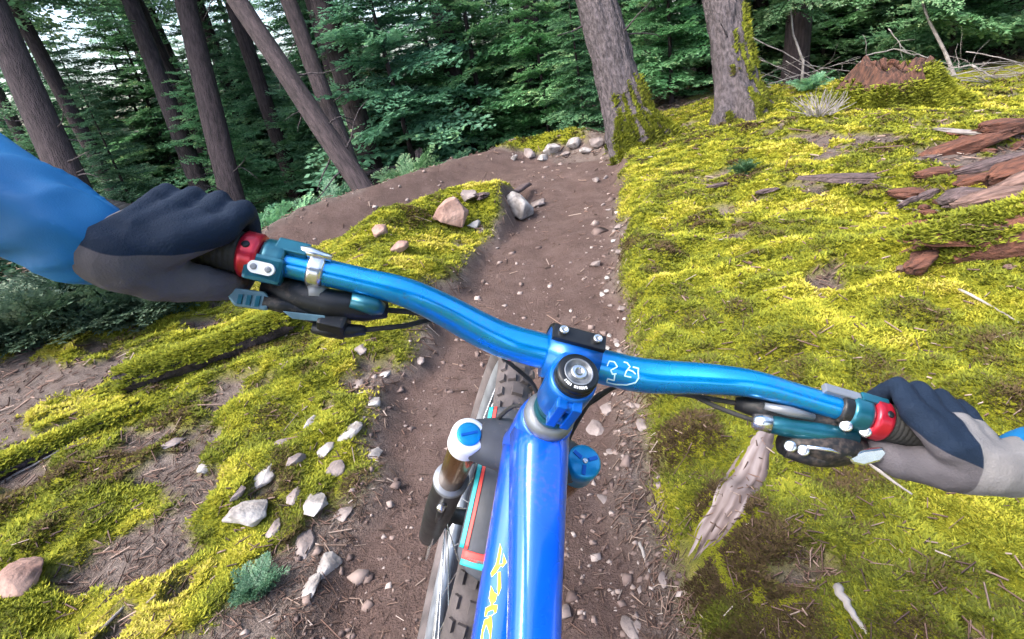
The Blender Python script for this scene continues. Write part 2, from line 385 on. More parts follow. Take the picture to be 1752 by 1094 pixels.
def terrain(x, y, full=False):
    x = np.asarray(x, float); y = np.asarray(y, float)
    d, w, sg = polydist(x, y, TR)
    wob = 0.07 * vnoise(x*2.3, y*2.3, 0, 3) + 0.05 * vnoise(x*6, y*6, 0, 4)
    sd_ = d - w + wob                                   # <0 on the trail
    dirt = 1 - sst(sd_, -0.06, 0.06)
    s = x - np.interp(y, XR_Y, XR_X)                    # right of the trail
    far = sst(y, 6.6, 9.5)
    bank = 0.11 * sst(s, -0.02, 0.22) + 0.17 * sst(s, 0.2, 1.8) - 0.27 * sst(s, 1.9, 4.6)
    bank = bank * sst(s, -0.05, 0.02) * (1 - 0.5*far)
    md, _, _ = polydist(x, y, MND)
    mound = 0.25 * np.exp(-(md/0.42)**2) * sst(y, 1.2, 3.6)*(1-dirt)
    ld, _, ls = polydist(x, y, LIP)
    lipm = sst(-x, -2.0, -1.3)
    out = np.where(ls < 0, ld, 0) * lipm                # outside of the bend
    lip = 0.24 * np.exp(-(ld/0.33)**2) * lipm * (1-.8*sst(-x, 1.6, 2.6))
    drop = -0.55 * sst(out, 0.1, 2.2) - 0.5*sst(out, 2, 9)
    left = 0*x; left_ = -0.10 * np.clip(-x-1.9, 0, 8) * (1 - sst(out, 0.05, 0.6)) * sst(3.4 - y - 0.55*(x+2.4), -0.2, 0.8)
    h = bank + mound + lip + drop + left - 0.05 * dirt * (1 - sst(y, 4.6, 5.4)) - 0.02
    core = 1 - sst(np.hypot(x, y-3), 7, 12)
    # where moss grows
    p1 = fbm(x*1.6, y*1.6, 0, 21, 4); p2 = fbm(x*4.5, y*4.5, 0, 31, 3)
    mr = sst(s, 0.0, 0.10) * (1 - sst(y, 7.4, 8.6)) * (1 - sst(s, 6, 9))
    mr = mr * sst(p1*1.2 + p2*1.3 + 0.52 + 0.04*sst(1.9-y, 0, 1.2) - 0.42*np.exp(-((x-2.75)**2/0.9 + (y-2.75)**2/0.5)) , -0.08, 0.16)
    ml = sst(-s, 0.3, 0.6) * sst(sd_, 0.02, 0.12) * (1 - sst(-x, 2.6, 3.6)) * (out <= 0)
    ml = ml * sst(p1*1.3 + p2*0.9 + 0.34 + 0.16*sst(1.6-y, 0, .6)*sst(-x, .8, 1.1) + 0.55*np.exp(-(md/0.5)**2)*sst(y, 1.8, 3) + 0.15*np.exp(-((x+1.4)**2+(y-2.4)**2)/0.5) - 0.25*sst(-x, 1.7, 2.6), -0.05, 0.18)
    mf = (1 - core) * 0.0 + sst(p1, 0.10, 0.35) * 0.6 * sst(np.hypot(x, y), 6.5, 9)
    moss = np.clip(np.maximum(np.maximum(mr, ml), mf) * (1 - dirt), 0, 1)
    hum = 0.055 * (0.5 + fbm(x*3.1, y*3.1, 0, 41, 3)) + 0.035 * np.abs(vnoise(x*7, y*7, 0, 43)) + 0.008*vnoise(x*15, y*15, 0, 44)
    h = h + moss * hum * core + (1-moss) * (1-dirt) * 0.045 * fbm(x*5, y*5, 0, 51, 4) - dirt*0.018*np.exp(-((d-0.03)/0.09)**2) + dirt * (0.014 * fbm(x*7, y*7, 0, 61, 4) + 0.02*fbm(x*1.7, y*2, 0, 62, 2))
    h = h + (1 - core) * 0.35 * fbm(x*0.35, y*0.35, 0, 71, 4)
    if full: return h, dirt, moss
    return h
def hgrid(x, y):                                        # ground height read back from the built sheet
    i = np.clip(np.searchsorted(gx, x)-1, 0, len(gx)-2); j = np.clip(np.searchsorted(gy, y)-1, 0, len(gy)-2)
    u = np.clip((x-gx[i])/(gx[i+1]-gx[i]), 0, 1); v = np.clip((y-gy[j])/(gy[j+1]-gy[j]), 0, 1)
    return (GZ[j, i]*(1-u)+GZ[j, i+1]*u)*(1-v) + (GZ[j+1, i]*(1-u)+GZ[j+1, i+1]*u)*v
def hz(x, y): return float(hgrid(np.array([x]), np.array([y]))[0])
def GP(px, py, far=30.0):                               # where the sight line of a pixel meets the ground
    d = ray(px, py); t = np.linspace(0.35, far, 3000)
    P = CPOS[None] + t[:, None]*d[None]
    under = P[:, 2] < hgrid(P[:, 0], P[:, 1])
    k = int(np.argmax(under)) if under.any() else len(t)-1
    return P[k], t[k]

def graded(lo, hi, c0, c1, fine):
    mid = np.arange(c0, c1 + 1e-6, fine); a = [c0]; st = fine
    while a[-1] > lo: st *= 1.13; a.append(a[-1] - st)
    b = [mid[-1]]; st = fine
    while b[-1] < hi: st *= 1.13; b.append(b[-1] + st)
    return np.concatenate([np.array(a[1:])[::-1], mid, np.array(b[1:])])
gx = graded(-90, 90, -3.6, 5.2, 0.032); gy = graded(-12, 130, 0.3, 8.0, 0.032)
GX, GY = np.meshgrid(gx, gy); GZ, GD, GM = terrain(GX, GY, True)
V = np.stack([GX, GY, GZ], -1).reshape(-1, 3); nx = len(gx)
ii, jj = np.meshgrid(np.arange(nx-1), np.arange(len(gy)-1)); b0 = (jj*nx + ii).ravel()
Q = np.stack([b0, b0+1, b0+1+nx, b0+nx], 1)
dq = GD.ravel()[Q].mean(1) > 0.5
def sub(Qs, nm):
    u, inv = np.unique(Qs.ravel(), return_inverse=True)
    me = big_mesh(nm, V[u], inv.reshape(-1, 4), {'dirt': GD.ravel()[u], 'moss': GM.ravel()[u]}, smooth=True)
    return kind(link(nm, me, M_GROUND), 'structure')
sub(Q[~dq], 'ground'); sub(Q[dq], 'trail')

ROOTP = np.array([GP(px, py)[0][:2] for px, py in [(1325, 715), (1300, 765), (1275, 820), (1245, 870), (1212, 915), (1180, 965)]])   # line of a bare root
# ------------------------------------------------------------------ moss, litter, gravel (uncountable)
def blades(P, size, nb, lean=2.2, wid=0.34, rng=RNG, tint=None, nrml=None):
    """little upright leaf blades round each point -> triangles"""
    n = len(P); P = np.repeat(P, nb, 0); sz = np.repeat(size, nb); m = n*nb
    up = np.repeat(nrml, nb, 0) if nrml is not None else np.tile([0, 0, 1.0], (m, 1))
    a = rng.uniform(0, 2*np.pi, m); l = rng.uniform(0.3, lean, m); hgt = sz*rng.uniform(0.25, 0.75, m)
    out = np.stack([np.cos(a), np.sin(a), rng.uniform(-.3, .3, m)], 1)
    side = np.cross(out, up); side /= np.linalg.norm(side, axis=1)[:, None] + 1e-6
    base = P + out*(sz*rng.uniform(0, 0.7, m))[:, None]*0.8
    w = (sz*wid*rng.uniform(0.7, 1.3, m))[:, None]
    tip = base + up*hgt[:, None] + out*(hgt*l)[:, None]
    T = np.stack([base-side*w, base+side*w, tip], 1).reshape(-1, 3)
    tn = np.clip(np.repeat(tint, nb) + rng.normal(0, 0.10, m), 0, 1)
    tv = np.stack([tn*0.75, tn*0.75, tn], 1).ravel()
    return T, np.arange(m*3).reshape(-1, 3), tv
def scatter(n, r0, r1, half, rng=RNG):
    r = np.exp(rng.uniform(np.log(r0), np.log(r1), n)); a = rng.uniform(-half, half, n)
    return r*np.sin(a), r*np.cos(a), r
x, y, r = scatter(440000, 0.6, 9.0, 1.10)
h, dm, mm = terrain(x, y, True); keep = (RNG.random(len(x)) < mm*1.1 - 0.06) & (polydist(x, y, ROOTP)[0] > .04)
x, y, r, h = x[keep], y[keep], r[keep], h[keep]
tint = np.clip(0.55 + 0.62*fbm(x*1.8, y*1.8, 0, 81, 3) + 0.85*fbm(x*7, y*7, 0, 82, 3) + 0.16*sst(y, 1, 4) - 0.08 - 0.14*sst(1.8-y, 0, 1)*sst(x, .2, .6), 0.0, 0.98)
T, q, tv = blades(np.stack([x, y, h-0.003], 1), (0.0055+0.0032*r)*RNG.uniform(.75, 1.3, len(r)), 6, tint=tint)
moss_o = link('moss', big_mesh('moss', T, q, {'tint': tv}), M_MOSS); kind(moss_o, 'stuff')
moss_o['label'] = 'yellow green feather moss carpeting the banks on both sides of the trail'; moss_o['category'] = 'moss'

def sticks(x, y, L, wd, tint, lift, rng=RNG):
    n = len(x); a = rng.uniform(0, np.pi, n); dx, dy = np.cos(a)*L/2, np.sin(a)*L/2
    z0 = hgrid(x-dx, y-dy)+lift; z1 = hgrid(x+dx, y+dy)+lift+rng.uniform(0, 0.3, n)*L*0.4
    px, py = -np.sin(a)*wd, np.cos(a)*wd
    A = np.stack([x-dx-px, y-dy-py, z0], 1); B = np.stack([x-dx+px, y-dy+py, z0], 1); Ct = np.stack([x-dx, y-dy, z0+wd*1.7], 1)
    A2 = np.stack([x+dx-px, y+dy-py, z1], 1); B2 = np.stack([x+dx+px, y+dy+py, z1], 1); C2 = np.stack([x+dx, y+dy, z1+wd*1.7], 1)
    Vv = np.stack([A, B, Ct, A2, B2, C2], 1).reshape(-1, 3); k = (np.arange(n)*6)[:, None]
    Qq = np.concatenate([k+np.array([0, 3, 5, 2]), k+np.array([1, 2, 5, 4]), k+np.array([0, 1, 4, 3])], 0)
    return Vv, Qq, np.repeat(tint, 6)
x, y, r = scatter(60000, 0.6, 16, 1.1); h, dm, mm = terrain(x, y, True)
keep = RNG.random(len(x)) < np.where(dm > .5, 0.10, np.where(mm > .5, 0.09, 0.75)); x, y, r = x[keep], y[keep], r[keep]
L = (0.007+RNG.exponential(0.011, len(x)))*(1+0.22*r); wd = (0.0005+0.0005*r)*RNG.uniform(.6, 2.0, len(x))
Vv, Qq, tv = sticks(x, y, L, wd, RNG.beta(1.2, 3.0, len(x)), 0.003+0.0025*r*0.4)
o = kind(link('forest_litter', big_mesh('forest_litter', Vv, Qq, {'tint': tv}), M_LITTER), 'stuff')
o['label'] = 'brown needles and bits of twig scattered over ground and trail'; o['category'] = 'litter'

bm = bmesh.new(); bmesh.ops.create_cube(bm, size=1.5); bmesh.ops.subdivide_edges(bm, edges=bm.edges[:4], cuts=1); bmesh.ops.triangulate(bm, faces=bm.faces)
IC_V = np.array([v.co[:] for v in bm.verts]); IC_F = np.array([[v.index for v in f.verts] for f in bm.faces]); bm.free()
x, y, r = scatter(15000, 0.6, 8, 1.0); h, dm, mm = terrain(x, y, True)
d_, w_, sg_ = polydist(x, y, TR); edge = np.clip(1-np.abs(d_-w_)/0.22, 0, 1)
keep = RNG.random(len(x)) < np.clip(dm*0.16 + edge*np.where(sg_ < 0, .45, .30), 0, 1)*(mm < .5); x, y, r, h = x[keep], y[keep], r[keep], h[keep]
n = len(x); sz = (0.0025+RNG.exponential(0.0032, n))*(0.75+0.25*r); rot = RNG.normal(size=(n, 3, 3)); rot, _ = np.linalg.qr(rot)
sc = RNG.uniform(0.6, 1.4, (n, 1, 3))*np.array([1, 1, .65])
Vv = IC_V[None]*sz[:, None, None]*RNG.uniform(0.6, 1.25, (n, len(IC_V), 1)); Vv = np.einsum('nij,nvj->nvi', rot, Vv)*sc; Vv = Vv + np.stack([x, y, h+sz*0.15], 1)[:, None]
Qq = IC_F[None] + (np.arange(n)*len(IC_V))[:, None, None]
o = kind(link('gravel', big_mesh('gravel', Vv.reshape(-1, 3), Qq.reshape(-1, 3), {'tint': np.repeat(np.clip(RNG.beta(1.6, 2.0, n), 0, 1), len(IC_V))}), M_PEBBLE), 'stuff')
o['label'] = 'small loose gravel strewn along the dirt trail'; o['category'] = 'gravel'

# ------------------------------------------------------------------ stones one can pick out
bm = bmesh.new(); bmesh.ops.create_icosphere(bm, subdivisions=4, radius=1)
IS_V = np.array([v.co[:] for v in bm.verts]); IS_F = [tuple(v.index for v in f.verts) for f in bm.faces]; bm.free()
def hull(rg, n, bev=0.0, sub=0):
    bm = bmesh.new()
    for _ in range(n): bm.verts.new(nrm(rg.normal(size=3))*rg.uniform(.8, 1.0))
    g = bmesh.ops.convex_hull(bm, input=bm.verts)
    bmesh.ops.delete(bm, geom=[e for e in g['geom_interior'] if isinstance(e, bmesh.types.BMVert)], context='VERTS')
    if bev: bmesh.ops.bevel(bm, geom=list(bm.edges), offset=bev, segments=2, profile=.5, affect='EDGES', clamp_overlap=True)
    bmesh.ops.triangulate(bm, faces=bm.faces)
    if sub: bmesh.ops.subdivide_edges(bm, edges=[e for e in bm.edges if e.calc_length() > .2], cuts=sub, use_grid_fill=True); bmesh.ops.triangulate(bm, faces=bm.faces)
    bm.verts.index_update(); V_ = np.array([v.co[:] for v in bm.verts]); F_ = np.array([[v.index for v in f.verts] for f in bm.faces]); bm.free()
    return V_, F_
def stone(name, c, size, mat, label, group=None, seed=0, flat=0.6, sink=0.25, cat='stone', long=1.0, rz=None):
    rg = np.random.default_rng(seed+500); Vv, Fq = hull(rg, int(rg.integers(14, 22)), .22, 2)
    Vv = Vv * (1 + 0.16*fbm(Vv[:, 0]*1.9+seed, Vv[:, 1]*1.9, Vv[:, 2]*1.9, seed, 3) + 0.10*fbm(Vv[:, 0]*6, Vv[:, 1]*6, Vv[:, 2]*6, seed+9, 3))[:, None]
    Vv = Vv * np.array([long, rg.uniform(.7, 1), flat*rg.uniform(.85, 1.15)]) * size/2
    a = rz if rz is not None else rg.uniform(0, 6.28); ca, sa = math.cos(a), math.sin(a); tl = rg.uniform(-.25, .25)
    Vv = np.stack([Vv[:, 0]*ca - Vv[:, 1]*sa, Vv[:, 0]*sa + Vv[:, 1]*ca, Vv[:, 2]+tl*Vv[:, 0]], 1)
    me = big_mesh(name, Vv, Fq, smooth=True)
    o = link(name, me, mat); o.location = (c[0], c[1], hz(c[0], c[1]) + size*flat*(0.5-sink))
    return tag(o, label, cat, group)
def stone_px(px, py, wpx, mat, label, **k):
    p, t = GP(px, py); return stone(k.pop('name', 'stone'), p, wpx/F*t, mat, label, **k)
stone_px(893, 372, 74, M_ROCKW, 'large white rock at the right end of the mossy mound', name='boulder', seed=1, flat=.75, sink=.15)
stone_px(776, 386, 74, M_ROCKR, 'reddish brown rock capped by moss on the mound', name='boulder', seed=2, flat=.75, sink=.2)
stone_px(812, 388, 30, M_ROCKW, 'small white stone between the reddish rock and the large white rock', seed=3)
stone_px(803, 342, 42, M_ROCKG, 'pale lilac stone on the far edge of the mossy mound', seed=4)
stone_px(652, 402, 40, M_ROCKR, 'small rust coloured stone at the left end of the mound', seed=5)
stone_px(684, 430, 46, M_ROCKR, 'dull brown stone bedded in moss below the rust coloured one', seed=6)
stone_px(920, 352, 34, M_ROCKG, 'flat tan stone beside the large white rock', seed=7, flat=.4)
stone_px(430, 888, 95, M_ROCKW, 'brightest and largest white stone beside the lower left of the trail', name='boulder', seed=8, flat=.45, sink=.3, rz=1.1)
stone_px(38, 1000, 90, M_ROCKR, 'dark red brown rock at the lower left edge', name='boulder', seed=9, flat=.6)
for k, (px, py, wpx) in enumerate([(905, 268, 30), (930, 274, 24), (945, 262, 36), (968, 268, 22), (985, 252, 40), (1003, 262, 26), (1022, 250, 36), (1046, 243, 30), (880, 276, 22)]):
    stone_px(px, py, wpx, M_ROCKW if k % 3 else M_ROCKG, 'pale stone in the row along the outer lip of the bend', group='stones on the lip of the bend', seed=20+k)
rg = random.Random(4)
LST = [(455, 815, 52), (402, 850, 40), (530, 725, 40), (505, 790, 44), (600, 742, 46), (575, 805, 50), (540, 866, 62), (520, 936, 60), (562, 975, 66), (482, 760, 40), (640, 690, 34), (612, 660, 30),
       (556, 770, 40), (590, 880, 46), (530, 1010, 54), (618, 600, 30), (660, 640, 28), (470, 905, 40), (350, 800, 40), (300, 760, 36), (640, 780, 36), (505, 850, 34), (690, 560, 24), (720, 620, 24)]
for k, (px, py, wpx) in enumerate(LST):
    stone_px(px, py, wpx, (M_ROCKW, M_ROCKG, M_ROCKW, M_ROCKG)[k % 4], 'pale stone half buried along the left edge of the trail', group='stones along the left trail edge', seed=50+k, flat=.45, sink=.52, long=1.25, rz=rg.uniform(.8, 1.9))
for k in range(22):
    py = rg.uniform(290, 640); px = np.interp(py, [290, 400, 500, 650], [1028, 1036, 1040, 1062]) + rg.uniform(-22, 24)
    stone_px(px, py, rg.uniform(10, 24), (M_ROCKW, M_ROCKG, M_ROCKG)[k % 3], 'small pale stone along the right edge of the trail', group='stones along the right trail edge', seed=90+k, flat=.5)
for k in range(14):
    py = rg.uniform(680, 1080); px = rg.uniform(1010, 1180)
    stone_px(px, py, rg.uniform(14, 40), M_ROCKG, 'flat tan stone in the dirt right of the bicycle frame', group='stones right of the frame', seed=130+k, flat=.35, sink=.4, long=1.4, rz=rg.uniform(1.2, 2))

# ------------------------------------------------------------------ bark, trunks, foliage
def trunk_mesh(name, hgt, r0, r1, seg=14, rings=24, ridge=0.0, flare=0.5, seed=0, roots=0, bend=0.0):
    z = np.concatenate([np.linspace(-0.4, min(1.2, hgt*.4), rings//2, endpoint=False), np.linspace(min(1.2, hgt*.4), hgt, rings - rings//2)])
    a = np.linspace(0, 2*np.pi, seg, endpoint=False)
    Z, A = np.meshgrid(z, a, indexing='ij')
    rr = r0 + (r1-r0)*np.clip(Z/hgt, 0, 1)
    fl = np.exp(-np.clip(Z, -.1, None)/(r0*1.1))
    rr = rr*(1 + flare*fl*(1 + (0.55*np.cos(A*roots+seed)+0.25*np.cos(A*(roots*2-1)+1.3*seed) if roots else 0)))
    if ridge:
        ca, sa = np.cos(A), np.sin(A)
        w = vnoise(ca*3, sa*3, Z*2.5, seed)*0.5
        nn = 1-np.abs(vnoise(ca*7+w, sa*7+w, Z*2.2, seed+1)); n2 = vnoise(ca*16, sa*16, Z*7, seed+2)
        rr = rr + ridge*(nn-0.6)*1.3 + ridge*0.45*n2 + r0*0.05*vnoise(ca, sa, Z*.8, seed+3)
    else: rr = rr*(1 + 0.07*vnoise(np.cos(A)*2, np.sin(A)*2, Z*1.2, seed))
    bx = bend*np.sin(Z/hgt*3.0); by = 0.6*bend*np.sin(Z/hgt*4.2+seed)
    Vv = np.stack([rr*np.cos(A)+bx, rr*np.sin(A)+by, Z], -1).reshape(-1, 3)
    i, k = np.meshgrid(np.arange(len(z)-1), np.arange(seg), indexing='ij'); i, k = i.ravel(), k.ravel()
    Qq = np.stack([i*seg+k, i*seg+(k+1) % seg, (i+1)*seg+(k+1) % seg, (i+1)*seg+k], 1)
    return big_mesh(name, Vv, Qq, smooth=True)

def spray(rg, ntw=17, leaf=(0.060, 0.017), width=0.40):
    """one flat drooping conifer bough of unit length along +x: leaf rhombs (n,4,3), tint (n)"""
    P, D, Tn = [], [], []
    xs = np.linspace(0.06, 0.98, ntw)
    for j, xx in enumerate(xs):
        for sgn in (-1, 1):
            Lw = (width*(1-xx)**0.75 + 0.07)*rg.uniform(.65, 1.15); ang = rg.uniform(.7, 1.05)
            n = max(3, int(Lw/0.036)); dr = rg.uniform(.1, .5); lift = rg.uniform(-.06, .06)
            for q in range(n):
                s = (q+0.6)/n*Lw
                p = np.array([xx + rg.uniform(-.01, .01) + s*math.cos(ang), sgn*s*math.sin(ang), -0.22*xx*xx - dr*s*s*1.3 + lift*s/Lw*1.0])
                for e in ((-1, 1) if q < n-1 else (0,)):
                    aa = sgn*ang + e*rg.uniform(.45, .9)
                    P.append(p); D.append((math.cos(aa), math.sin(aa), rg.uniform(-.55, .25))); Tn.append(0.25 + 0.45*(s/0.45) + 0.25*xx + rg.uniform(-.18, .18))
    P, D = np.array(P), np.array(D); D /= np.linalg.norm(D, axis=1)[:, None]
    n = len(P); L = leaf[0]*rg_np(rg, n, .7, 1.35); W = leaf[1]*rg_np(rg, n, .7, 1.3)
    sd2 = np.cross(D, [0, 0, 1.0]) + np.stack([np.zeros(n), np.zeros(n), rg_np(rg, n, -.7, .7)], 1); sd2 /= np.linalg.norm(sd2, axis=1)[:, None]
    q = np.stack([P, P+D*(L*.45)[:, None]+sd2*W[:, None], P+D*L[:, None], P+D*(L*.45)[:, None]-sd2*W[:, None]], 1)
    xs = np.linspace(0, 1, 7); rachis = np.stack([xs, 0*xs, -0.22*xs*xs], 1)
    return q, np.clip(np.array(Tn), 0, 1), rachis
def rg_np(rg, n, a, b): return np.array([rg.uniform(a, b) for _ in range(n)])
_rs = random.Random(3)
SPR = [spray(_rs) for _ in range(5)]
SPRF = [spray(_rs, 17, (0.050, 0.015), 0.42) for _ in range(4)]     # coarser, for far crowns
def rotm(az, el, rl):
    cz, sz_ = math.cos(az), math.sin(az); ce, se = math.cos(el), math.sin(el); cr, sr = math.cos(rl), math.sin(rl)
    Rz = np.array([[cz, -sz_, 0], [sz_, cz, 0], [0, 0, 1]]); Ry = np.array([[ce, 0, -se], [0, 1, 0], [se, 0, ce]]); Rx = np.array([[1, 0, 0], [0, cr, -sr], [0, sr, cr]])
    return Rz @ Ry @ Rx
def crown_mesh(name, boughs, sprays, rg):
    """boughs: (origin, length, azimuth, elevation)"""
    Vs, Ts = [], []; RV, RF = [], []; nb = 0
    for (o, L, az, el) in boughs:
        q, t, ra = sprays[rg.randrange(len(sprays))]; m = rotm(az, el, rg.uniform(-.35, .35))*L
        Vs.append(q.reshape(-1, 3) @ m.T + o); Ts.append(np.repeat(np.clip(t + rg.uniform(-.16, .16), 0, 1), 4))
        c = ra @ m.T + o
        for k in range(len(c)-1):                         # thin woody stem, three-sided
            w0, w1 = 0.010*L*(1-k/7), 0.010*L*(1-(k+1)/7)
            for (cc, w) in ((c[k], w0), (c[k+1], w1)): RV += [cc+[0, 0, w], cc+[w*.8, w*.5, -w*.5], cc+[-w*.8, -w*.5, -w*.5]]
            b = nb*6; nb += 1
            RF += [(b, b+1, b+4, b+3), (b+1, b+2, b+5, b+4), (b+2, b, b+3, b+5)]
    A = np.concatenate(Vs); n = len(A)//4
    Qq = np.arange(n*4).reshape(-1, 4); B = np.array(RV); Qb = np.array(RF) + len(A)
    return big_mesh(name, np.concatenate([A, B]), np.concatenate([Qq, Qb]), {'tint': np.concatenate([np.concatenate(Ts), np.zeros(len(B))])})
def sapling_boughs(H, n, Lmax, rg, z0=0.15):
    out = []
    for i in range(n):
        u = (i+rg.random())/n; z = z0 + (H-z0)*u**0.9; L = Lmax*(1-u)**0.7*rg.uniform(.7, 1.15) + 0.22
        out.append((np.array([0, 0, z]), L, i*2.4 + rg.uniform(-.5, .5), rg.uniform(-.05, .35)+0.5*max(0, u-.7)))
    return out
rt = random.Random(12)
SAP = []
for k in range(4):
    H = 4.6; SAP.append((crown_mesh('crown', sapling_boughs(H, 78, (1.55, 1.35, 1.75, 1.2)[k], rt), SPR, rt), trunk_mesh('trunk', H, .055, .008, 8, 12, seed=k, flare=.3)))
TALL = []
for k in range(3):
    H = 19.0; bs = []
    for i in range(80):
        u = (i+rt.random())/80; z = (5.5, 7.5, 6.5)[k] + (H-6.5)*u; L = 2.2*(1-u)**.6*rt.uniform(.6, 1.1)+.4
        bs.append((np.array([0, 0, z]), L, i*2.4+rt.uniform(-.5, .5), rt.uniform(-.25, .15)))
    TALL.append((crown_mesh('crown', bs, SPRF, rt), trunk_mesh('trunk', H, .19, .03, 12, 26, seed=10+k, flare=.35, bend=.12)))
BUSH = []
for k in range(3):
    bs = [(np.array([rt.uniform(-.12, .12), rt.uniform(-.12, .12), rt.uniform(0, .25)]), rt.uniform(.45, .95), i*2.4, rt.uniform(.2, 1.1)) for i in range(26)]
    BUSH.append(crown_mesh('foliage', bs, SPR, rt))
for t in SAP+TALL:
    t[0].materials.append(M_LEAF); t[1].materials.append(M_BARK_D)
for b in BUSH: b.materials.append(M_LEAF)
BUSH_SHADED = [b.copy() for b in BUSH]
for b in BUSH_SHADED: b.materials.clear(); b.materials.append(M_LEAF_SHADED)  # same bushes again, with shade put into their leaf colour

def tree(kindset, idx, x, y, sc, rz, label, group=None, name='conifer_tree', lean=(0, 0), cat='tree', trunk_mat=None):
    root = empty(name, (x, y, hz(x, y)-0.03)); root.rotation_euler = (lean[0], lean[1], rz); root.scale = (sc, sc, sc)
    cr_, tk = kindset[idx % len(kindset)]
    link('trunk', tk, None, root); link('crown', cr_, None, root)
    return tag(root, label, cat, group)

# ---- the named trunks near the trail
def lean_to(base, px, py, d):                           # axis from the base through a point seen at a pixel
    return nrm(CP(px, py, d) - base)
def named_trunk(name, base, axis, r0, r1, hgt, mat, label, seg=40, rings=110, ridge=0.02, flare=.5, roots=5, seed=0, crown=None, moss=None, low=()):
    root = empty(name, tuple(base)); q = Vector((0, 0, 1)).rotation_difference(Vector(axis)); root.rotation_mode = 'QUATERNION'; root.rotation_quaternion = q
    tk = trunk_mesh('trunk', hgt, r0, r1, seg, rings, ridge, flare, seed, roots); link('trunk', tk, mat, root)
    if crown is not None:
        c = link('crown', TALL[crown][0], None, root); c.location = (0, 0, 1.5)
    rgd = random.Random(seed*5+1)
    for k in range(9):
        z_ = rgd.uniform(.5, 3.6); a_ = rgd.uniform(0, 6.28); L_ = rgd.uniform(.2, .7); rr_ = r0+(r1-r0)*z_/hgt; dv = np.array([math.cos(a_), math.sin(a_), rgd.uniform(-.25, .35)]); q_ = [np.array([math.cos(a_), math.sin(a_), 0])*rr_*.8+np.array([0, 0, z_])]
        for s_ in range(4): dv = nrm(dv+np.array([rgd.uniform(-.3, .3), rgd.uniform(-.3, .3), rgd.uniform(-.3, .15)])); q_.append(q_[-1]+dv*L_/4)
        MB().tube(q_, list(np.linspace(.012, .003, 5)), 6).build('dead_branch', M_BARK, root, (0, 0, 0), fix=False)
    if low:
        rg2 = random.Random(seed)
        bs = [(np.array([0, 0, z]), L, az, el) for (z, L, az, el) in low]
        link('low_boughs', crown_mesh('low_boughs', bs, SPR, rg2), M_LEAF, root)
    return tag(root, label, 'tree')
def moss_on(me, parent, mask, n, size, name='moss', seed=0, zmax=1e9):
    """moss growing on a mesh: sample its faces where mask(p, n) allows"""
    me.calc_loop_triangles() if hasattr(me, 'calc_loop_triangles') else None
    nv = len(me.vertices); co = np.empty(nv*3, np.float32); me.vertices.foreach_get('co', co); co = co.reshape(-1, 3).astype(float)
    nt_ = len(me.loop_triangles); tri = np.empty(nt_*3, np.int32); me.loop_triangles.foreach_get('vertices', tri); tri = tri.reshape(-1, 3)
    a, b, c = co[tri[:, 0]], co[tri[:, 1]], co[tri[:, 2]]; nn = np.cross(b-a, c-a); ar = np.linalg.norm(nn, axis=1); nn = nn/(ar[:, None]+1e-12)
    ar = ar*(((a+b+c)[:, 2]/3 < zmax)+0)
    rgn = np.random.default_rng(seed+77); pick = rgn.choice(nt_, n, p=ar/ar.sum())
    u, v = rgn.random(n), rgn.random(n); fl = u+v > 1; u[fl], v[fl] = 1-u[fl], 1-v[fl]
    if ((nn*((a+b+c)/3-co.mean(0))*np.array([1, 1, .2])).sum(1)*ar).sum() < 0: nn = -nn
    P = a[pick]+(b[pick]-a[pick])*u[:, None]+(c[pick]-a[pick])*v[:, None]; N_ = nn[pick]
    k = rgn.random(n) < mask(P, N_); P, N_ = P[k], N_[k]
    up = N_*0.8 + np.array([0, 0, 0.35]); up /= np.linalg.norm(up, axis=1)[:, None]
    tint = np.clip(0.42 + 0.3*fbm(P[:, 0]*5, P[:, 1]*5, P[:, 2]*5, seed, 3) + 0.12*N_[:, 2], 0, 1)
    T, q_, tv = blades(P, np.full(len(P), size), 6, tint=tint, nrml=up, rng=rgn)
    return kind(link(name, big_mesh(name, T, q_, {'tint': tv}), M_MOSS, parent), 'stuff')

p, t = GP(1084, 236); b1 = p.copy(); b1[2] -= .05
big1 = named_trunk('fir_tree', b1, lean_to(b1, 1012, -30, t*1.06), 0.27*t/7, 0.16, 17, M_BARK, 'large grey furrowed fir trunk with mossy foot where the trail meets the bank', roots=4, ridge=.042, crown=0, seed=3, seg=64, rings=170)
moss_on(next(c for c in big1.children if c.name.startswith('trunk')).data, big1, lambda P, N_: sst(N_[:, 0]*.9 - N_[:, 1]*.25 + 0.35*vnoise(P[:, 0]*6, P[:, 1]*6, P[:, 2]*6, 5) - P[:, 2]*1.3 + .35, 0.1, 0.5)*(P[:, 2] < .85), 22000, 0.032, seed=1, zmax=.9)
p, t = GP(1268, 192); b2 = p.copy(); b2[2] -= .05
big2 = named_trunk('fir_tree', b2, lean_to(b2, 1232, -30, t*1.06), 0.245*t/7, 0.15, 17, M_BARK, 'second large fir trunk with yellow moss up its right side, nearer the stump', roots=5, ridge=.038, crown=1, seed=8, seg=64, rings=170)
moss_on(next(c for c in big2.children if c.name.startswith('trunk')).data, big2, lambda P, N_: sst(N_[:, 0]*1.0 - N_[:, 1]*.2 + 0.5*vnoise(P[:, 0]*6, P[:, 1]*6, P[:, 2]*5, 6) - P[:, 2]*.35 - .35, 0.1, 0.4)*(P[:, 2] < 1.5), 30000, 0.030, seed=2, zmax=1.5)
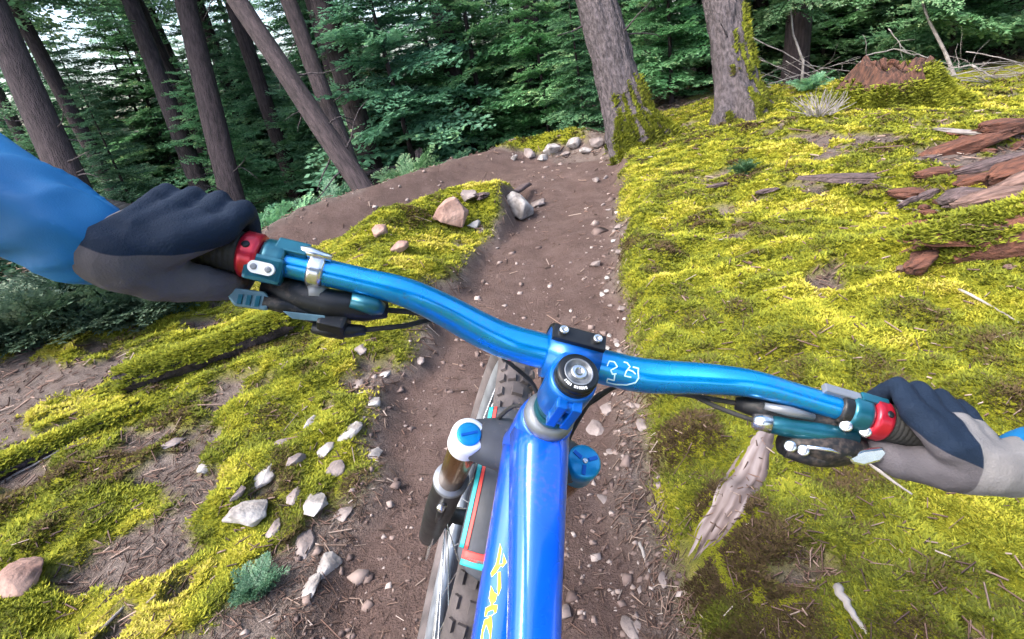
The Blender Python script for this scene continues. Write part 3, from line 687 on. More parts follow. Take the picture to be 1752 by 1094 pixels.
for (px, py, tx, dm_, rad, lab, sd0) in [
        (640, 352, 392, 1.04, .13, 'leaning dark trunk nearest the bend, left of the ferny saplings', 11),
        (612, 318, 486, 1.05, .13, 'dark trunk standing just behind the leaning trunk at the bend', 12),
        (392, 320, 312, 1.05, .20, 'straight dark trunk rising behind the left glove', 13),
        (335, 300, 215, 1.05, .17, 'faint brown trunk just left of the straight dark trunk', 14),
        (92, 250, -28, 1.03, .21, 'dark trunk at the far left above the blue sleeve', 15),
        (1217, 190, 1190, 1.04, .20, 'dark shaded trunk just behind the second large fir', 17)]:
    d0 = {11: 6.3, 12: 7.6, 13: 8.8, 14: 9.6, 15: 7.0, 16: 4.6, 17: 10.5}[sd0]
    P0 = CP(px, py, d0); top = CP(tx, -20, d0*dm_); ax_ = nrm(top - P0)
    b_ = P0.copy()
    while b_[2] > hz(b_[0], b_[1])-.05 and b_[2] > -4: b_ = b_ - ax_*.02
    named_trunk('conifer_tree', b_, ax_, rad, rad*.55, 16, M_BARK_D, lab, seg=28, rings=80, ridge=.012, flare=.35, roots=4, seed=sd0, crown=sd0 % 3)
# thin grey saplings on the right
for (pts, d0, rad, lab, sd0) in [([(1642, 160), (1618, 95), (1590, 30), (1560, -60)], 7.0, .035, 'slim pale grey sapling leaning left behind the brush pile', 1),
                                 ([(1632, 120), (1628, 60), (1612, -40)], 7.8, .016, 'thin grey stem just right of the slim pale sapling', 2),
                                 ([(1378, 105), (1356, 60), (1350, 15), (1340, -60)], 7.6, .022, 'thin bent grey sapling between the second fir and the stump', 3)]:
    P_ = [CP(a, b, d0) for a, b in pts]; base = P_[0].copy(); base[2] = hz(base[0], base[1])-.05; P_.insert(0, base)
    root = empty('sapling_tree', tuple(base)); mb = MB()
    fine = []
    for i in range(len(P_)-1):
        for s in np.linspace(0, 1, 5, endpoint=False): fine.append(P_[i]*(1-s)+P_[i+1]*s + np.array([vnoise(i+s, sd0, 0, 5), 0, 0])*.03)
    top = P_[-1] + (P_[-1]-P_[-2])*2.5; fine += [P_[-1], top]
    mb.tube(fine, list(np.linspace(rad, rad*.3, len(fine))), 8); mb.build('trunk', M_DEAD, root, base)
    rgx = random.Random(sd0); bs = [(np.array(fine[-1-rgx.randrange(7)]-base), rgx.uniform(.5, 1.0), rgx.uniform(0, 6.3), rgx.uniform(-.3, .2)) for _ in range(12)]
    link('crown', crown_mesh('crown', bs, SPR, rgx), M_LEAF, root); tag(root, lab, 'tree')

# ---- saplings and shrubs one can single out
NEAR = [(700, 235, 9.0, 1.05, 'bright green feathery conifer sapling right of the leaning trunks'), (830, 230, 10.0, 1.1, 'tall bushy conifer sapling in the middle behind the bend'),
        (940, 235, 9.5, .75, 'small dark conifer sapling left of the large fir trunk'), (1000, 190, 8.3, .5, 'little yellow green sapling tucked against the left of the large fir'),
        (1150, 190, 9.0, .7, 'light green sapling between the two large fir trunks'), (560, 230, 11.5, 1.0, 'green sapling behind the pair of leaning trunks'),
        (470, 270, 12.5, .9, 'yellow green sapling between the straight trunk and the leaning pair'), (760, 180, 12.5, 1.4, 'large dark conifer sapling far behind the middle'),
        (620, 180, 12.0, 1.3, 'large bright conifer sapling behind the leaning trunks'), (880, 150, 13.0, 1.3, 'tall blue green sapling far behind the large fir'),
        (1400, 150, 9.5, .8, 'green sapling behind the thin bent stem right of the second fir'), (1690, 110, 8.6, .75, 'green sapling with drooping boughs at the right edge behind the brush'),
        (1560, 110, 9.2, .7, 'dark green sapling behind the rotten stump'), (262, 250, 13.5, 1.1, 'olive green sapling left of the straight dark trunk')]
for k, (px, py, d0, sc_, lab) in enumerate(NEAR):
    P0 = CP(px, py, d0); tree(SAP, k, P0[0], P0[1], sc_, k*1.7, lab, name='sapling_tree', lean=(rt.uniform(-.06, .06), rt.uniform(-.06, .06)))
BU = [(640, 300, 7.6, .8), (700, 310, 7.0, .7), (760, 270, 8.2, .8), (850, 262, 8.6, .75), (560, 330, 7.2, .8), (480, 380, 6.2, .8), (60, 585, 4.6, .6), (130, 570, 5.2, .65), (215, 560, 4.6, .5), (15, 600, 4.3, .45), (300, 535, 6.2, .5), (10, 560, 4, .7), (160, 540, 4, .7), (420, 420, 6.2, .6), (900, 250, 8.4, .6)]
for k, (px, py, d0, sc_) in enumerate(BU):
    P0 = GP(px, py)[0] if px < 350 else CP(px, py, d0); root = empty('shrub', (P0[0], P0[1], hz(P0[0], P0[1])-.02)); root.scale = (sc_,)*3; root.rotation_euler = (0, 0, k*2.1)
    link('foliage', (BUSH_SHADED if px < 350 else BUSH)[k % 3], None, root)
    tag(root, 'low green shrub on the slope left of the trail, below the left arm' if px < 350 else 'low green shrub on the shaded slope beyond the bend', 'shrub', 'shrubs below the left arm' if px < 350 else 'shrubs beyond the bend')
# ---- the wood behind
rf = random.Random(31); placed = []
ZONES = [(-1.15, -.55, 'left wood', 'conifer in the wood behind the left arm'), (-.55, -.12, 'middle left wood', 'conifer deep in the wood behind the leaning trunks'),
         (-.12, .30, 'middle wood', 'conifer deep in the wood behind the large fir'), (.30, 1.1, 'right wood', 'dark conifer in the wood behind the stump and brush pile')]
tries = 0
while len(placed) < 165 and tries < 6000:
    tries += 1; az = rf.uniform(-1.12, 1.08); rr = 9.0 + 30*rf.random()**1.35
    if az > -.1 and rr < 10.5 or az < -.25 and rr < 11.5: continue
    if az < -.62 and rf.random() < (.93 if az < -.72 else .6): continue
    x_, y_ = rr*math.sin(az), rr*math.cos(az)
    if any((x_-a)**2 + (y_-b)**2 < (1.1 if rr < 18 else 1.6)**2 for a, b in placed): continue
    placed.append((x_, y_)); z_ = next((z for z in ZONES if z[0] <= az < z[1]), ZONES[-1])
    if rf.random() < (.36 if az < .3 else .45):
        tree(TALL, rf.randrange(3), x_, y_, rf.uniform(.75, 1.15), rf.uniform(0, 6.3), 'tall ' + z_[3], 'tall trees of the ' + z_[2], lean=(rf.uniform(-.05, .05), rf.uniform(-.09, .03)))
    else:
        tree(SAP, rf.randrange(4), x_, y_, rf.uniform(.6, 1.2), rf.uniform(0, 6.3), 'young leafy ' + z_[3], 'young trees of the ' + z_[2], name='young_conifer_tree', lean=(rf.uniform(-.05, .05), rf.uniform(-.06, .04)))

# ------------------------------------------------------------------ logs, stump, brush
def wood_log(name, p0, p1, r0, r1, mat, label, seed=0, moss=None, seg=36, rings=60, squash=.85, cat='log', rag=0.06, size=0.018):
    p0, p1 = np.asarray(p0, float), np.asarray(p1, float); base = (p0+p1)/2; ax_ = nrm(p1-p0); Lg = np.linalg.norm(p1-p0)
    sdv = nrm(np.cross(ax_, [0, 0, 1])); up = np.cross(sdv, ax_)
    u = np.linspace(0, 1, rings); a = np.linspace(0, 2*np.pi, seg, endpoint=False); U, A = np.meshgrid(u, a, indexing='ij')
    rr = r0+(r1-r0)*U; ca, sa = np.cos(A), np.sin(A)
    rr = rr*(1+.14*vnoise(ca*1.3, sa*1.3, U*Lg*4, seed)+.08*vnoise(ca*5, sa*5, U*Lg*5, seed+1)+.05*vnoise(ca*12, sa*12, U*Lg*10, seed+4))
    end = (U*Lg) + rag*vnoise(ca*3, sa*3, 0, seed+2)*np.where(U < .5, 1-U*2, U*2-1)
    sag = 0.03*vnoise(U*3, 0, 0, seed+3)
    Vv = p0[None, None]-base + end[..., None]*ax_ + (rr*ca)[..., None]*sdv + ((rr*sa*squash)+sag)[..., None]*up
    Vv = Vv.reshape(-1, 3); i, k = np.meshgrid(np.arange(rings-1), np.arange(seg), indexing='ij'); i, k = i.ravel(), k.ravel()
    Qq = np.stack([i*seg+k, i*seg+(k+1) % seg, (i+1)*seg+(k+1) % seg, (i+1)*seg+k], 1)
    n0 = len(Vv); c0, c1 = Vv[:seg].mean(0), Vv[-seg:].mean(0)
    Vv = np.concatenate([Vv, [c0, c1]]); k = np.arange(seg)
    root = empty(name, tuple(base)); me = bpy.data.meshes.new('wood')
    fs = [tuple(q) for q in Qq] + [(n0, int((j+1) % seg), int(j)) for j in k] + [(n0+1, int((rings-1)*seg+j), int((rings-1)*seg+(j+1) % seg)) for j in k]
    me.from_pydata([tuple(v) for v in Vv], [], fs); me.polygons.foreach_set('use_smooth', [True]*len(Qq)+[False]*(2*seg)); me.update()
    link('wood', me, mat, root)
    if moss: moss_on(me, root, moss, int(70000*Lg*(r0+r1)), size, seed=seed)
    return tag(root, label, cat)
def gpz(px, py, dz): p, t = GP(px, py); return p + np.array([0, 0, dz])
mtop = lambda th, sd0: (lambda P, N_: sst(N_[:, 2] + .45*vnoise(P[:, 0]*7, P[:, 1]*7, P[:, 2]*7, sd0), th, th+.25))
wood_log('mossy_log', gpz(225, 668, .03), gpz(505, 565, .05), .085, .075, M_BARK_D, 'moss covered log with a black hollow below it, under the left brake lever', 1, mtop(.1, 3))
wood_log('mossy_log', gpz(-60, 840, .02), gpz(225, 706, .02), .06, .05, M_BARK_D, 'thin mossy log at the left edge of the frame', 2, mtop(.2, 4))
wood_log('fallen_log', CP(615, 300, 8.0), CP(785, 275, 8.6), .05, .045, M_BARK_D, 'thin fallen log lying across the shade beyond the bend', 3, None, 16, 20)
wood_log('snag', np.array([*CP(722, 300, 8.0)[:2], hz(*CP(722, 300, 8.0)[:2])-.1]), CP(716, 258, 8.0), .07, .06, M_BARK_D, 'short broken post standing on the fallen log beyond the bend', 4, None, 16, 14, cat='snag')
wood_log('broken_stick', np.array([*CP(790, 296, 7.4)[:2], hz(*CP(790, 296, 7.4)[:2])-.05]), CP(772, 272, 7.4), .028, .022, M_SLAB, 'short tan stick poking up at the berm edge', 5, None, 10, 10, cat='stick')
wood_log('wood_slab', gpz(822, 352, .05), gpz(905, 330, .06), .055, .04, M_SLAB, 'weathered lilac grey wood slab leaning behind the white rock', 6, None, 14, 24, squash=.45, cat='wood')
# rotten log on the right bank, broken into chunks
rotc, rt_ = GP(1665, 420)
def chunk(mb_or_name, px, py, dz, Lpx, Wpx, Hm, az, mat, parent, base, seed, name='wood_chunk'):
    p, t = GP(px, py); L_, W_ = Lpx/F*t/2, Wpx/F*t/2
    rgn = np.random.default_rng(seed); ax_ = np.array([math.cos(az), math.sin(az), rgn.uniform(-.3, .3)]); ax_ = nrm(ax_); ay_ = nrm(np.cross([0, 0, 1], ax_)); az_ = np.cross(ax_, ay_)
    nx_, ny_ = 20, 16; U, J = np.meshgrid(np.linspace(-1, 1, nx_), np.arange(ny_*2), indexing='ij'); A = 2*np.pi*J/(ny_*2)
    cx, cz = np.sign(np.cos(A))*np.abs(np.cos(A))**.5, np.sign(np.sin(A))*np.abs(np.sin(A))**.5; tap = 1 - .55*np.abs(U)**2.5
    split = (1 + .27*(vnoise(J*.5+seed, U*1.6, 0, seed) + .7*vnoise(J*1.7+seed, U*.9, 0, seed+3)))*tap
    e = vnoise(J*1.3, seed*3.1, 0, 9)*L_*.30*np.clip(np.abs(U)-.6, 0, 1)/.4*np.sign(U)
    Vc = p + np.array([0, 0, dz]) + (U*L_+e)[..., None]*ax_ + (cx*W_*split)[..., None]*ay_ + (cz*Hm*split)[..., None]*az_
    rings = [list(r_) for r_ in Vc]
    mb = MB(); mb.loft(rings, smooth=True)
    return mb.build(name, mat, parent, base)
rroot = empty('rotten_log', tuple(rotc)); tag(rroot, 'rotten log broken into rust red and pink chunks on the right bank', 'log')
rlog = wood_log('rotten_core', gpz(1600, 430, .02), gpz(1930, 395, .06), .12, .14, M_WOOD, 'x', 9, mtop(.55, 8), 40, 50, squash=.7, rag=.16)
for ch in list(rlog.children):
    ch.parent = rroot; ch.location = Vector(rlog.location)-Vector(rroot.location)
    if ch.name.startswith('wood'): ch.name = 'log_body'
bpy.data.objects.remove(rlog)
rk = random.Random(77)
for k, (px, py, dz, L_, W_, H_, az, m) in enumerate([
        (1700, 392, .12, 120, 40, .03, -.35, M_WOODP), (1740, 372, .14, 110, 36, .03, -.20, M_WOODP), (1690, 432, .08, 130, 34, .025, -.38, M_WOODP), (1640, 372, .08, 60, 50, .03, -.5, M_SLAB),
        (1575, 458, .02, 80, 34, .03, .75, M_WOOD), (1600, 425, .03, 70, 30, .03, .85, M_WOOD), (1745, 340, .12, 110, 50, .04, -.2, M_WOOD), (1560, 335, .01, 70, 34, .02, -.3, M_WOOD),
        (1640, 262, .03, 130, 40, .035, -.1, M_WOOD), (1735, 235, .06, 150, 46, .04, .1, M_WOOD), (1690, 318, .03, 90, 34, .03, -.3, M_WOOD), (1600, 300, .01, 60, 30, .02, -.4, M_WOOD)]):
    chunk(None, px, py, dz, L_, W_, H_, az+rk.uniform(-.3, .3), m, rroot, rotc, 200+k)
for k in range(44):
    chunk(None, rk.uniform(1540, 1752), rk.uniform(225, 470), rk.uniform(-.01, .03), rk.uniform(14, 44), rk.uniform(8, 20), rk.uniform(.006, .016), rk.uniform(0, 3), rk.choice((M_WOOD, M_WOOD, M_WOODP, M_SLAB)), rroot, rotc, 400+k)
def slab(px, py, L_, W_, H_, az, mat, label, seed, name='bark_slab', dz=.02):
    p, t = GP(px, py); root = chunk(None, px, py, dz, L_, W_, H_, az, mat, None, p, seed, name); root.location = tuple(p); return tag(root, label, 'bark')
slab(1480, 312, 170, 30, .018, -.55, M_SLAB, 'long purple brown bark slab lying on the moss left of the rotten log', 301)
slab(1700, 300, 120, 26, .015, -.15, M_SLAB, 'dark bark slab between the upper chunks of the rotten log', 302, dz=.06)
slab(1640, 240, 70, 14, .010, -.7, M_DEAD, 'grey splinter slanting above the rotten log', 303, dz=.05)
slab(1230, 322, 40, 12, .008, -.2, M_SLAB, 'small brown bark flake on the bright moss', 304)
slab(1312, 332, 34, 14, .008, -.4, M_SLAB, 'small bark flake right of its twin on the bright moss', 305)
# pale bare root in the lower right
rp = [GP(px, py)[0]+np.array([0, 0, dz]) for px, py, dz in [(1325, 715, -.02), (1300, 765, .008), (1275, 820, .014), (1245, 870, .014), (1212, 915, .008), (1180, 965, -.02)]]
fine = []
for i in range(len(rp)-1):
    for s in np.linspace(0, 1, 6, endpoint=False): fine.append(rp[i]*(1-s)+rp[i+1]*s)
fine.append(rp[-1]); rings = []
for i, c in enumerate(fine):
    tg = nrm(fine[min(i+1, len(fine)-1)]-fine[max(i-1, 0)]); sdv = nrm(np.cross(tg, [0, 0, 1])); e_ = math.sin(math.pi*(i+.6)/(len(fine)+.2))**.35
    w = (.040 + .008*float(vnoise(i*.3, 2, 0, 3)))*e_; ring = []
    for j, a in enumerate(np.linspace(0, 2*math.pi, 36, endpoint=False)):
        q = c + sdv*(w*math.cos(a)*(1+.10*float(vnoise(j*.7, i*.25, 0, 7)))); zz_ = hz(q[0], q[1])
        gro = .0045*float(vnoise(j*1.1+3, i*.12, 0, 8)) + .003*float(vnoise(j*2.7+3, i*.2, 0, 9)); ring.append([q[0], q[1], zz_ - .008 + (.015*max(math.sin(a), -.2)**1 if math.sin(a) > 0 else .01*math.sin(a))*e_ + gro])
    rings.append(ring)
mb = MB(); mb.loft(rings); o = mb.build('bare_root', M_ROOT, None, rp[2], fix=False)
nj = 36; jj_, ii_ = np.meshgrid(np.arange(nj), np.arange(len(rings))); tn = np.clip(.5+.45*vnoise(jj_*.9, ii_*.10, 0, 3)+.35*vnoise(jj_*2.3, ii_*.22, 0, 4)+.2*vnoise(jj_*.5, ii_*.8, 0, 5), 0, 1)
at = o.data.attributes.new('tint', 'FLOAT', 'POINT'); at.data.foreach_set('value', tn.ravel().astype(np.float32)); o.location = tuple(rp[2]); tag(o, 'pale pinkish bare root curving across the ground below the right grip', 'root')
# stump
sp_, st_ = GP(1518, 178); sroot = empty('tree_stump', tuple(sp_)); tag(sroot, 'rotten stump with a broken red brown top and moss round its foot', 'stump')
seg, rings = 48, 34; Vv = []
for i in range(rings):
    u = i/(rings-1)
    for k in range(seg):
        a = 2*math.pi*k/seg; ca, sa = math.cos(a), math.sin(a)
        top = .36 + .06*float(vnoise(ca*1.6, sa*1.6, 0, 3)) + .06*float(vnoise(ca*5, sa*5, 0, 4)) - .07*max(0, -sa); z = -.1 + (top+.1)*u
        rr = .23 + .40*math.exp(-max(z, 0)/.20) ; rr *= 1+.22*float(vnoise(ca*1.6, sa*1.6, z*4, 5))+.12*float(vnoise(ca*6, sa*6, z*3, 6))
        Vv.append((rr*ca, rr*sa, z))
for u, zz in ((.7, .22), (.3, .15)):
    for k in range(seg):
        a = 2*math.pi*k/seg; Vv.append((.22*u*math.cos(a), .22*u*math.sin(a), zz+.07*float(vnoise(math.cos(a)*3*u, math.sin(a)*3*u, 1, 8))))
Qq = [(i*seg+k, i*seg+(k+1) % seg, (i+1)*seg+(k+1) % seg, (i+1)*seg+k) for i in range(rings+1) for k in range(seg)]
me = big_mesh('wood', np.array(Vv), np.array(Qq), smooth=True); link('wood', me, M_STUMP, sroot)
moss_on(me, sroot, lambda P, N_: sst(.36 - P[:, 2] + .13*vnoise(P[:, 0]*5, P[:, 1]*5, P[:, 2]*5, 3), 0.05, .2)*(np.hypot(P[:, 0], P[:, 1]) > .2), 30000, .03, seed=4)
rs = random.Random(5)
for k in range(9):                                          # crumbling pieces of the broken top
    a_ = rs.uniform(0, 6.28); q_ = sp_ + np.array([math.cos(a_)*.17*rs.random()**.5, math.sin(a_)*.17*rs.random()**.5, rs.uniform(.26, .36)]); V_, F_ = hull(np.random.default_rng(k+60), 9)
    tl = nrm([rs.uniform(-.5, .5), rs.uniform(-.5, .5), 1]); e1 = nrm(np.cross(tl, [1, .2, 0])); e2 = np.cross(tl, e1); L_ = rs.uniform(.05, .11)
    MB().add([q_ + e1*v[0]*.04 + e2*v[1]*.03 + tl*v[2]*L_ for v in V_], [tuple(f) for f in F_.tolist()], False).build('wood_chunk', M_STUMP if k % 3 else M_WOOD, sroot, sp_)
# fallen branches
def branch(pts, d0, rad, label, seed, mat=None, twigs=5, group=None, ground=False, name='fallen_branch'):
    P_ = []
    for q in pts:
        dd = q[2] if len(q) > 2 else d0
        P_.append(gpz(q[0], q[1], rad*1.2) if ground else CP(q[0], q[1], dd))
    fine = []; rgx = random.Random(seed)
    for i in range(len(P_)-1):
        for s in np.linspace(0, 1, 6, endpoint=False):
            fine.append(P_[i]*(1-s)+P_[i+1]*s + np.array([rgx.uniform(-1, 1), rgx.uniform(-1, 1), rgx.uniform(-1, 1)])*rad*(.3 if ground else .8))
    fine.append(P_[-1]); base = fine[0].copy(); root = empty(name, tuple(base))
    MB().tube(fine, list(np.linspace(rad, rad*.4, len(fine))), 7).build('stem', mat or M_DEAD, root, base, fix=False)
    for k in range(twigs):
        i = rgx.randrange(2, len(fine)-1); tg = nrm(fine[i]-fine[i-1]); L_ = rgx.uniform(.12, .42)
        dv = nrm(tg*.8 + np.array([rgx.uniform(-1, 1), rgx.uniform(-1, 1), rgx.uniform(-.5, 1)])); q = [fine[i]]
        for s in range(4): dv = nrm(dv+np.array([rgx.uniform(-.35, .35), rgx.uniform(-.35, .35), rgx.uniform(-.3, .2)])); q.append(q[-1]+dv*L_/4)
        MB().tube(q, list(np.linspace(rad*.45, rad*.15, 5)), 5).build('twig', mat or M_DEAD, root, base, fix=False)
    return tag(root, label, 'branch', group)
branch([(1282, 62), (1350, 95), (1432, 140)], 7.4, .010, 'long thin dead branch sloping down from the second fir towards the stump', 1, twigs=3)
branch([(1428, 168), (1450, 130), (1482, 96), (1530, 85), (1590, 100), (1640, 116)], 6.6, .011, 'arched dead branch bridging over the stump', 2, twigs=6)
branch([(1486, 132), (1560, 113), (1655, 118)], 6.4, .010, 'dead branch lying level across the stump top', 3, twigs=5)
branch([(1282, 142), (1330, 152), (1395, 166)], 6.9, .018, 'pale bare branch on the ground at the foot of the second fir', 4, twigs=2)
branch([(1520, 50), (1540, 75), (1552, 92)], 6.7, .007, 'short bare twig standing up behind the stump', 5, twigs=3)
branch([(1662, 112), (1700, 135), (1760, 158)], 6.3, .014, 'thick grey branch on the right of the brush pile', 6, twigs=6)
rb = random.Random(9)
for k in range(26):
    cx, cy = rb.uniform(1610, 1770), rb.uniform(112, 168); an = rb.uniform(-.7, .9); L_ = rb.uniform(40, 110)
    branch([(cx-L_*math.cos(an), cy-L_*math.sin(an)*.5, rb.uniform(5.9, 6.8)), (cx, cy-rb.uniform(0, 12), rb.uniform(5.9, 6.8)), (cx+L_*math.cos(an), cy+L_*math.sin(an)*.5, rb.uniform(5.9, 6.8))], 6.4, rb.uniform(.004, .011), 'grey dead branch tangled in the brush pile at the right', 40+k, twigs=4, group='branches of the brush pile')
for k in range(14):
    cx, cy = rb.uniform(1300, 1480), rb.uniform(110, 170); an = rb.uniform(.1, .9)*rb.choice((-1, 1)); L_ = rb.uniform(40, 90)
    branch([(cx-L_*math.cos(an), cy-L_*math.sin(an)*.6, rb.uniform(6.6, 7.4)), (cx, cy, 7.0), (cx+L_*math.cos(an), cy+L_*math.sin(an)*.6, rb.uniform(6.6, 7.4))], 7, rb.uniform(.003, .007), 'thin dead branch in the tangle between the second fir and the stump', 80+k, twigs=3, group='branches between fir and stump')
for k, (pts, lab) in enumerate([([(1430, 1010), (1455, 1050), (1482, 1092)], 'pale stick on the ground near the lower right edge'), ([(1640, 498), (1700, 530), (1760, 565)], 'thin white stick at the right edge below the rotten log'), ([(1535, 345), (1610, 365), (1680, 385)], 'thin grey stick lying against the rotten log'),
        ([(1095, 930), (1110, 975), (1120, 1010)], 'short pale stick right of the frame'), ([(0, 830), (90, 780), (150, 748)], 'long white stick over the thin mossy log'), ([(160, 1094), (215, 1040), (262, 985)], 'grey stick in the moss at the lower left'), ([(1480, 790), (1520, 822), (1560, 850)], 'pale twig just below the right glove')]):
    branch(pts, 0, (.005 if k else .009), lab, 120+k, ground=True, twigs=0, name='stick')
# dry bush on the right bank, small plants
def twig_bush(px, py, wpx, label, mat, seed, n=60, hm=.22):
    p, t = GP(px, py); root = empty('dry_shrub', tuple(p)); rgx = random.Random(seed); mb = MB(); W_ = wpx/F*t/2
    for k in range(n):
        a = rgx.uniform(0, 6.28); c = p+np.array([math.cos(a), math.sin(a), 0])*W_*rgx.random()*.5; dv = nrm([math.cos(a)*.7, math.sin(a)*.7, rgx.uniform(.4, 1.2)]); q = [c]
        for s in range(4): dv = nrm(dv+np.array([rgx.uniform(-.4, .4), rgx.uniform(-.4, .4), rgx.uniform(-.2, .3)])); q.append(q[-1]+dv*hm*rgx.uniform(.7, 1.2)/4)
        mb.tube(q, list(np.linspace(.004, .0015, 5)), 4, smooth=False)
    o = mb.build('twigs', mat, root, p, fix=False); kind(o, 'stuff')
    return tag(root, label, 'shrub')
twig_bush(1402, 198, 75, 'small grey leafless shrub on the moss before the stump', M_DEAD, 3)
for k, (px, py, d0, sc_, lab) in enumerate([(1385, 148, None, .28, 'little pale green seedling left of the stump'), (1272, 292, None, .14, 'tiny green seedling in the bright moss'), (440, 1010, None, .10, 'small bright green plant in the moss at the lower left')]):
    p, t = GP(px, py+8); root = empty('seedling', tuple(p)); root.scale = (sc_,)*3; link('foliage', BUSH[k], None, root); tag(root, lab, 'plant')

# ------------------------------------------------------------------ the bicycle (fitted as a rigid body: steering axis, bar direction, forward)
C = CW([0.05426828, 0.04506205, 0.42445548])          # centre of the top cap
A_ = CM @ np.array([-0.21489423, 0.55370825, 0.8045046])   # down the steering axis
Rb = CM @ np.array([0.96362778, 0.25421794, 0.0824302])    # right along the bar
Fb = CM @ np.array([0.15887722, -0.79295676, 0.58819862])  # forward
Ub = -A_
AX = C + .19*A_ + .49*A_ + .044*Fb                         # front axle
bike_base = np.array([AX[0], AX[1], hz(AX[0], AX[1])])
bike = empty('mountain_bike', tuple(bike_base)); tag(bike, 'blue mountain bike seen from the saddle, heading down the trail', 'bicycle')
def B(mb, name, mat, parent=None, bevel=0, sub=0): return mb.build(name, mat, parent or bike, bike_base, bevel, sub)
BC = C + .0342*Fb + .0313*A_                               # middle of the bar
RISE, BS, US = 0.0374, 0.0803, 0.0593
def bar(s):
    a = abs(s); t = min(max((a-.05)/.12, 0), 1); sm = t*t*(3-2*t); e = max(a-.11, 0)
    return BC + Rb*s + Fb*(-e*math.tan(BS)) + Ub*(RISE*sm + e*math.tan(US))
def bar_r(s): return .0111 + .0052*(1-float(sst(abs(s), .055, .20)))
def bar_t(s): return nrm(bar(s+.004)-bar(s-.004))
def depth(p): return float((p-CPOS) @ FWD)
def s_at(px):                                              # bar parameter seen at a pixel column
    ss = np.linspace(-.4, .4, 401); xs = [876+F*float((bar(s)-CPOS) @ RGT)/depth(bar(s)) for s in ss]
    return float(np.interp(px, xs, ss))
ss = np.linspace(-.40, .40, 121)
hb = B(MB().tube([bar(s) for s in ss], [bar_r(s) for s in ss], 32), 'handlebar', M_BAR)
def project_strokes(name, target, strokes, width, mat, parent, lift=.0006):
    """flat print on a part: strokes given as photo pixels, dropped on the surface"""
    me = target.data; tr_ = BVHTree.FromPolygons([Vector(np.array(v.co)+bike_base) for v in me.vertices], [tuple(p.vertices) for p in me.polygons])
    mb = MB()
    for st in strokes:
        L_, pts = [], [np.array(q, float) for q in st]
        fine = []
        for i in range(len(pts)-1):
            for s in np.linspace(0, 1, 5, endpoint=False): fine.append(pts[i]*(1-s)+pts[i+1]*s)
        fine.append(pts[-1]); Lp, Rp = [], []
        for i, q in enumerate(fine):
            tg = nrm(fine[min(i+1, len(fine)-1)]-fine[max(i-1, 0)]); nn = np.array([-tg[1], tg[0]])*width/2
            for (dst, w) in ((Lp, q-nn), (Rp, q+nn)):
                hit = tr_.ray_cast(Vector(CPOS), Vector(nrm(ray(*w))))
                dst.append(np.array(hit[0])+np.array(hit[1])*lift if hit[0] is not None else None)
        for i in range(len(fine)-1):
            q = [Lp[i], Lp[i+1], Rp[i+1], Rp[i]]
            if all(z is not None for z in q): mb.add(q, [(0, 1, 2, 3)], False)
    if mb.v:
        o = mb.build(name, mat, parent, bike_base, fix=False); return o
def project_poly(name, target, polys, mat, parent, lift=.0006):
    me = target.data; tr_ = BVHTree.FromPolygons([Vector(np.array(v.co)+bike_base) for v in me.vertices], [tuple(p.vertices) for p in me.polygons]); mb = MB()
    for pl in polys:
        V_ = []
        for q in pl:
            hit = tr_.ray_cast(Vector(CPOS), Vector(nrm(ray(*q))))
            if hit[0] is None: break
            V_.append(np.array(hit[0])+np.array(hit[1])*lift)
        if len(V_) == len(pl): mb.add(V_, [tuple(range(len(V_)))], False)
    if mb.v: return mb.build(name, mat, parent, bike_base, fix=False)
zz = lambda x, y: (680+x/3.977, 540+y/3.977)
project_strokes('bar_logo', hb, [[zz(1425, 345), zz(1440, 312), zz(1475, 318), zz(1495, 350), zz(1450, 372), zz(1462, 398), zz(1490, 396)], [zz(1478, 398), zz(1474, 440), zz(1430, 428), zz(1424, 452), zz(1480, 466), zz(1560, 470), zz(1620, 455), zz(1640, 425), zz(1636, 370)],
        [zz(1538, 318), zz(1562, 325), zz(1580, 350), zz(1556, 380), zz(1545, 410), zz(1590, 420)], [zz(1600, 352), zz(1640, 362), zz(1636, 395)], [zz(1570, 370), zz(1600, 380), zz(1620, 400)]], 2.2, M_CYANP, hb)
# stem: clamp round the bar, body back to the steerer, steerer clamp with pinch slot
st = MB()
for (s0, s1, rr) in ((-.0235, .0235, .0235),):
    st.tube([bar(s0), bar(s1)], rr, 32)
rings = []
for u in np.linspace(0, 1, 8):
    c = BC*(1-u) + (C+.030*A_)*u; w = .0225 - .003*math.sin(u*3.14); hgt = .0215
    rings.append([c + Rb*(w*math.copysign(abs(math.cos(a))**.55, math.cos(a))) + Ub*(hgt*math.copysign(abs(math.sin(a))**.55, math.sin(a))) for a in np.linspace(0, 2*math.pi, 24, endpoint=False)])
st.loft(rings)
st.lathe(C, A_, [(.009, .0185), (.010, .0205), (.016, .0215), (.050, .0215), (.053, .020)], 36)
stem = B(st, 'stem', M_STEM)
pb = MB()                                                  # pinch bolt lugs at the back of the stem
for dz in (.019, .043):
    pb.tube([C+A_*dz-Fb*.0215-Rb*.011, C+A_*dz-Fb*.0215+Rb*.011], .0055, 14)
pb.box(C+A_*.031-Fb*.020-Rb*.0062, Rb, Fb, A_, .0042, .008, .019); pb.box(C+A_*.031-Fb*.020+Rb*.0062, Rb, Fb, A_, .0042, .008, .019)
B(pb, 'pinch_clamp', M_STEM, stem, .0012)
fp = MB(); rings = []
for s in (-.0238, -.021, .021, .0238):
    rr = .0262 if abs(s) < .022 else .0248
    rings.append([BC+Rb*s + Fb*(rr*math.cos(a)+.002) + Ub*(rr*math.sin(a)) for a in np.linspace(-1.45, 1.45, 17)] + [BC+Rb*s + Fb*(.0225*math.cos(a)+.002)+Ub*(.0225*math.sin(a)) for a in np.linspace(1.45, -1.45, 17)])
fp.loft(rings, smooth=False)
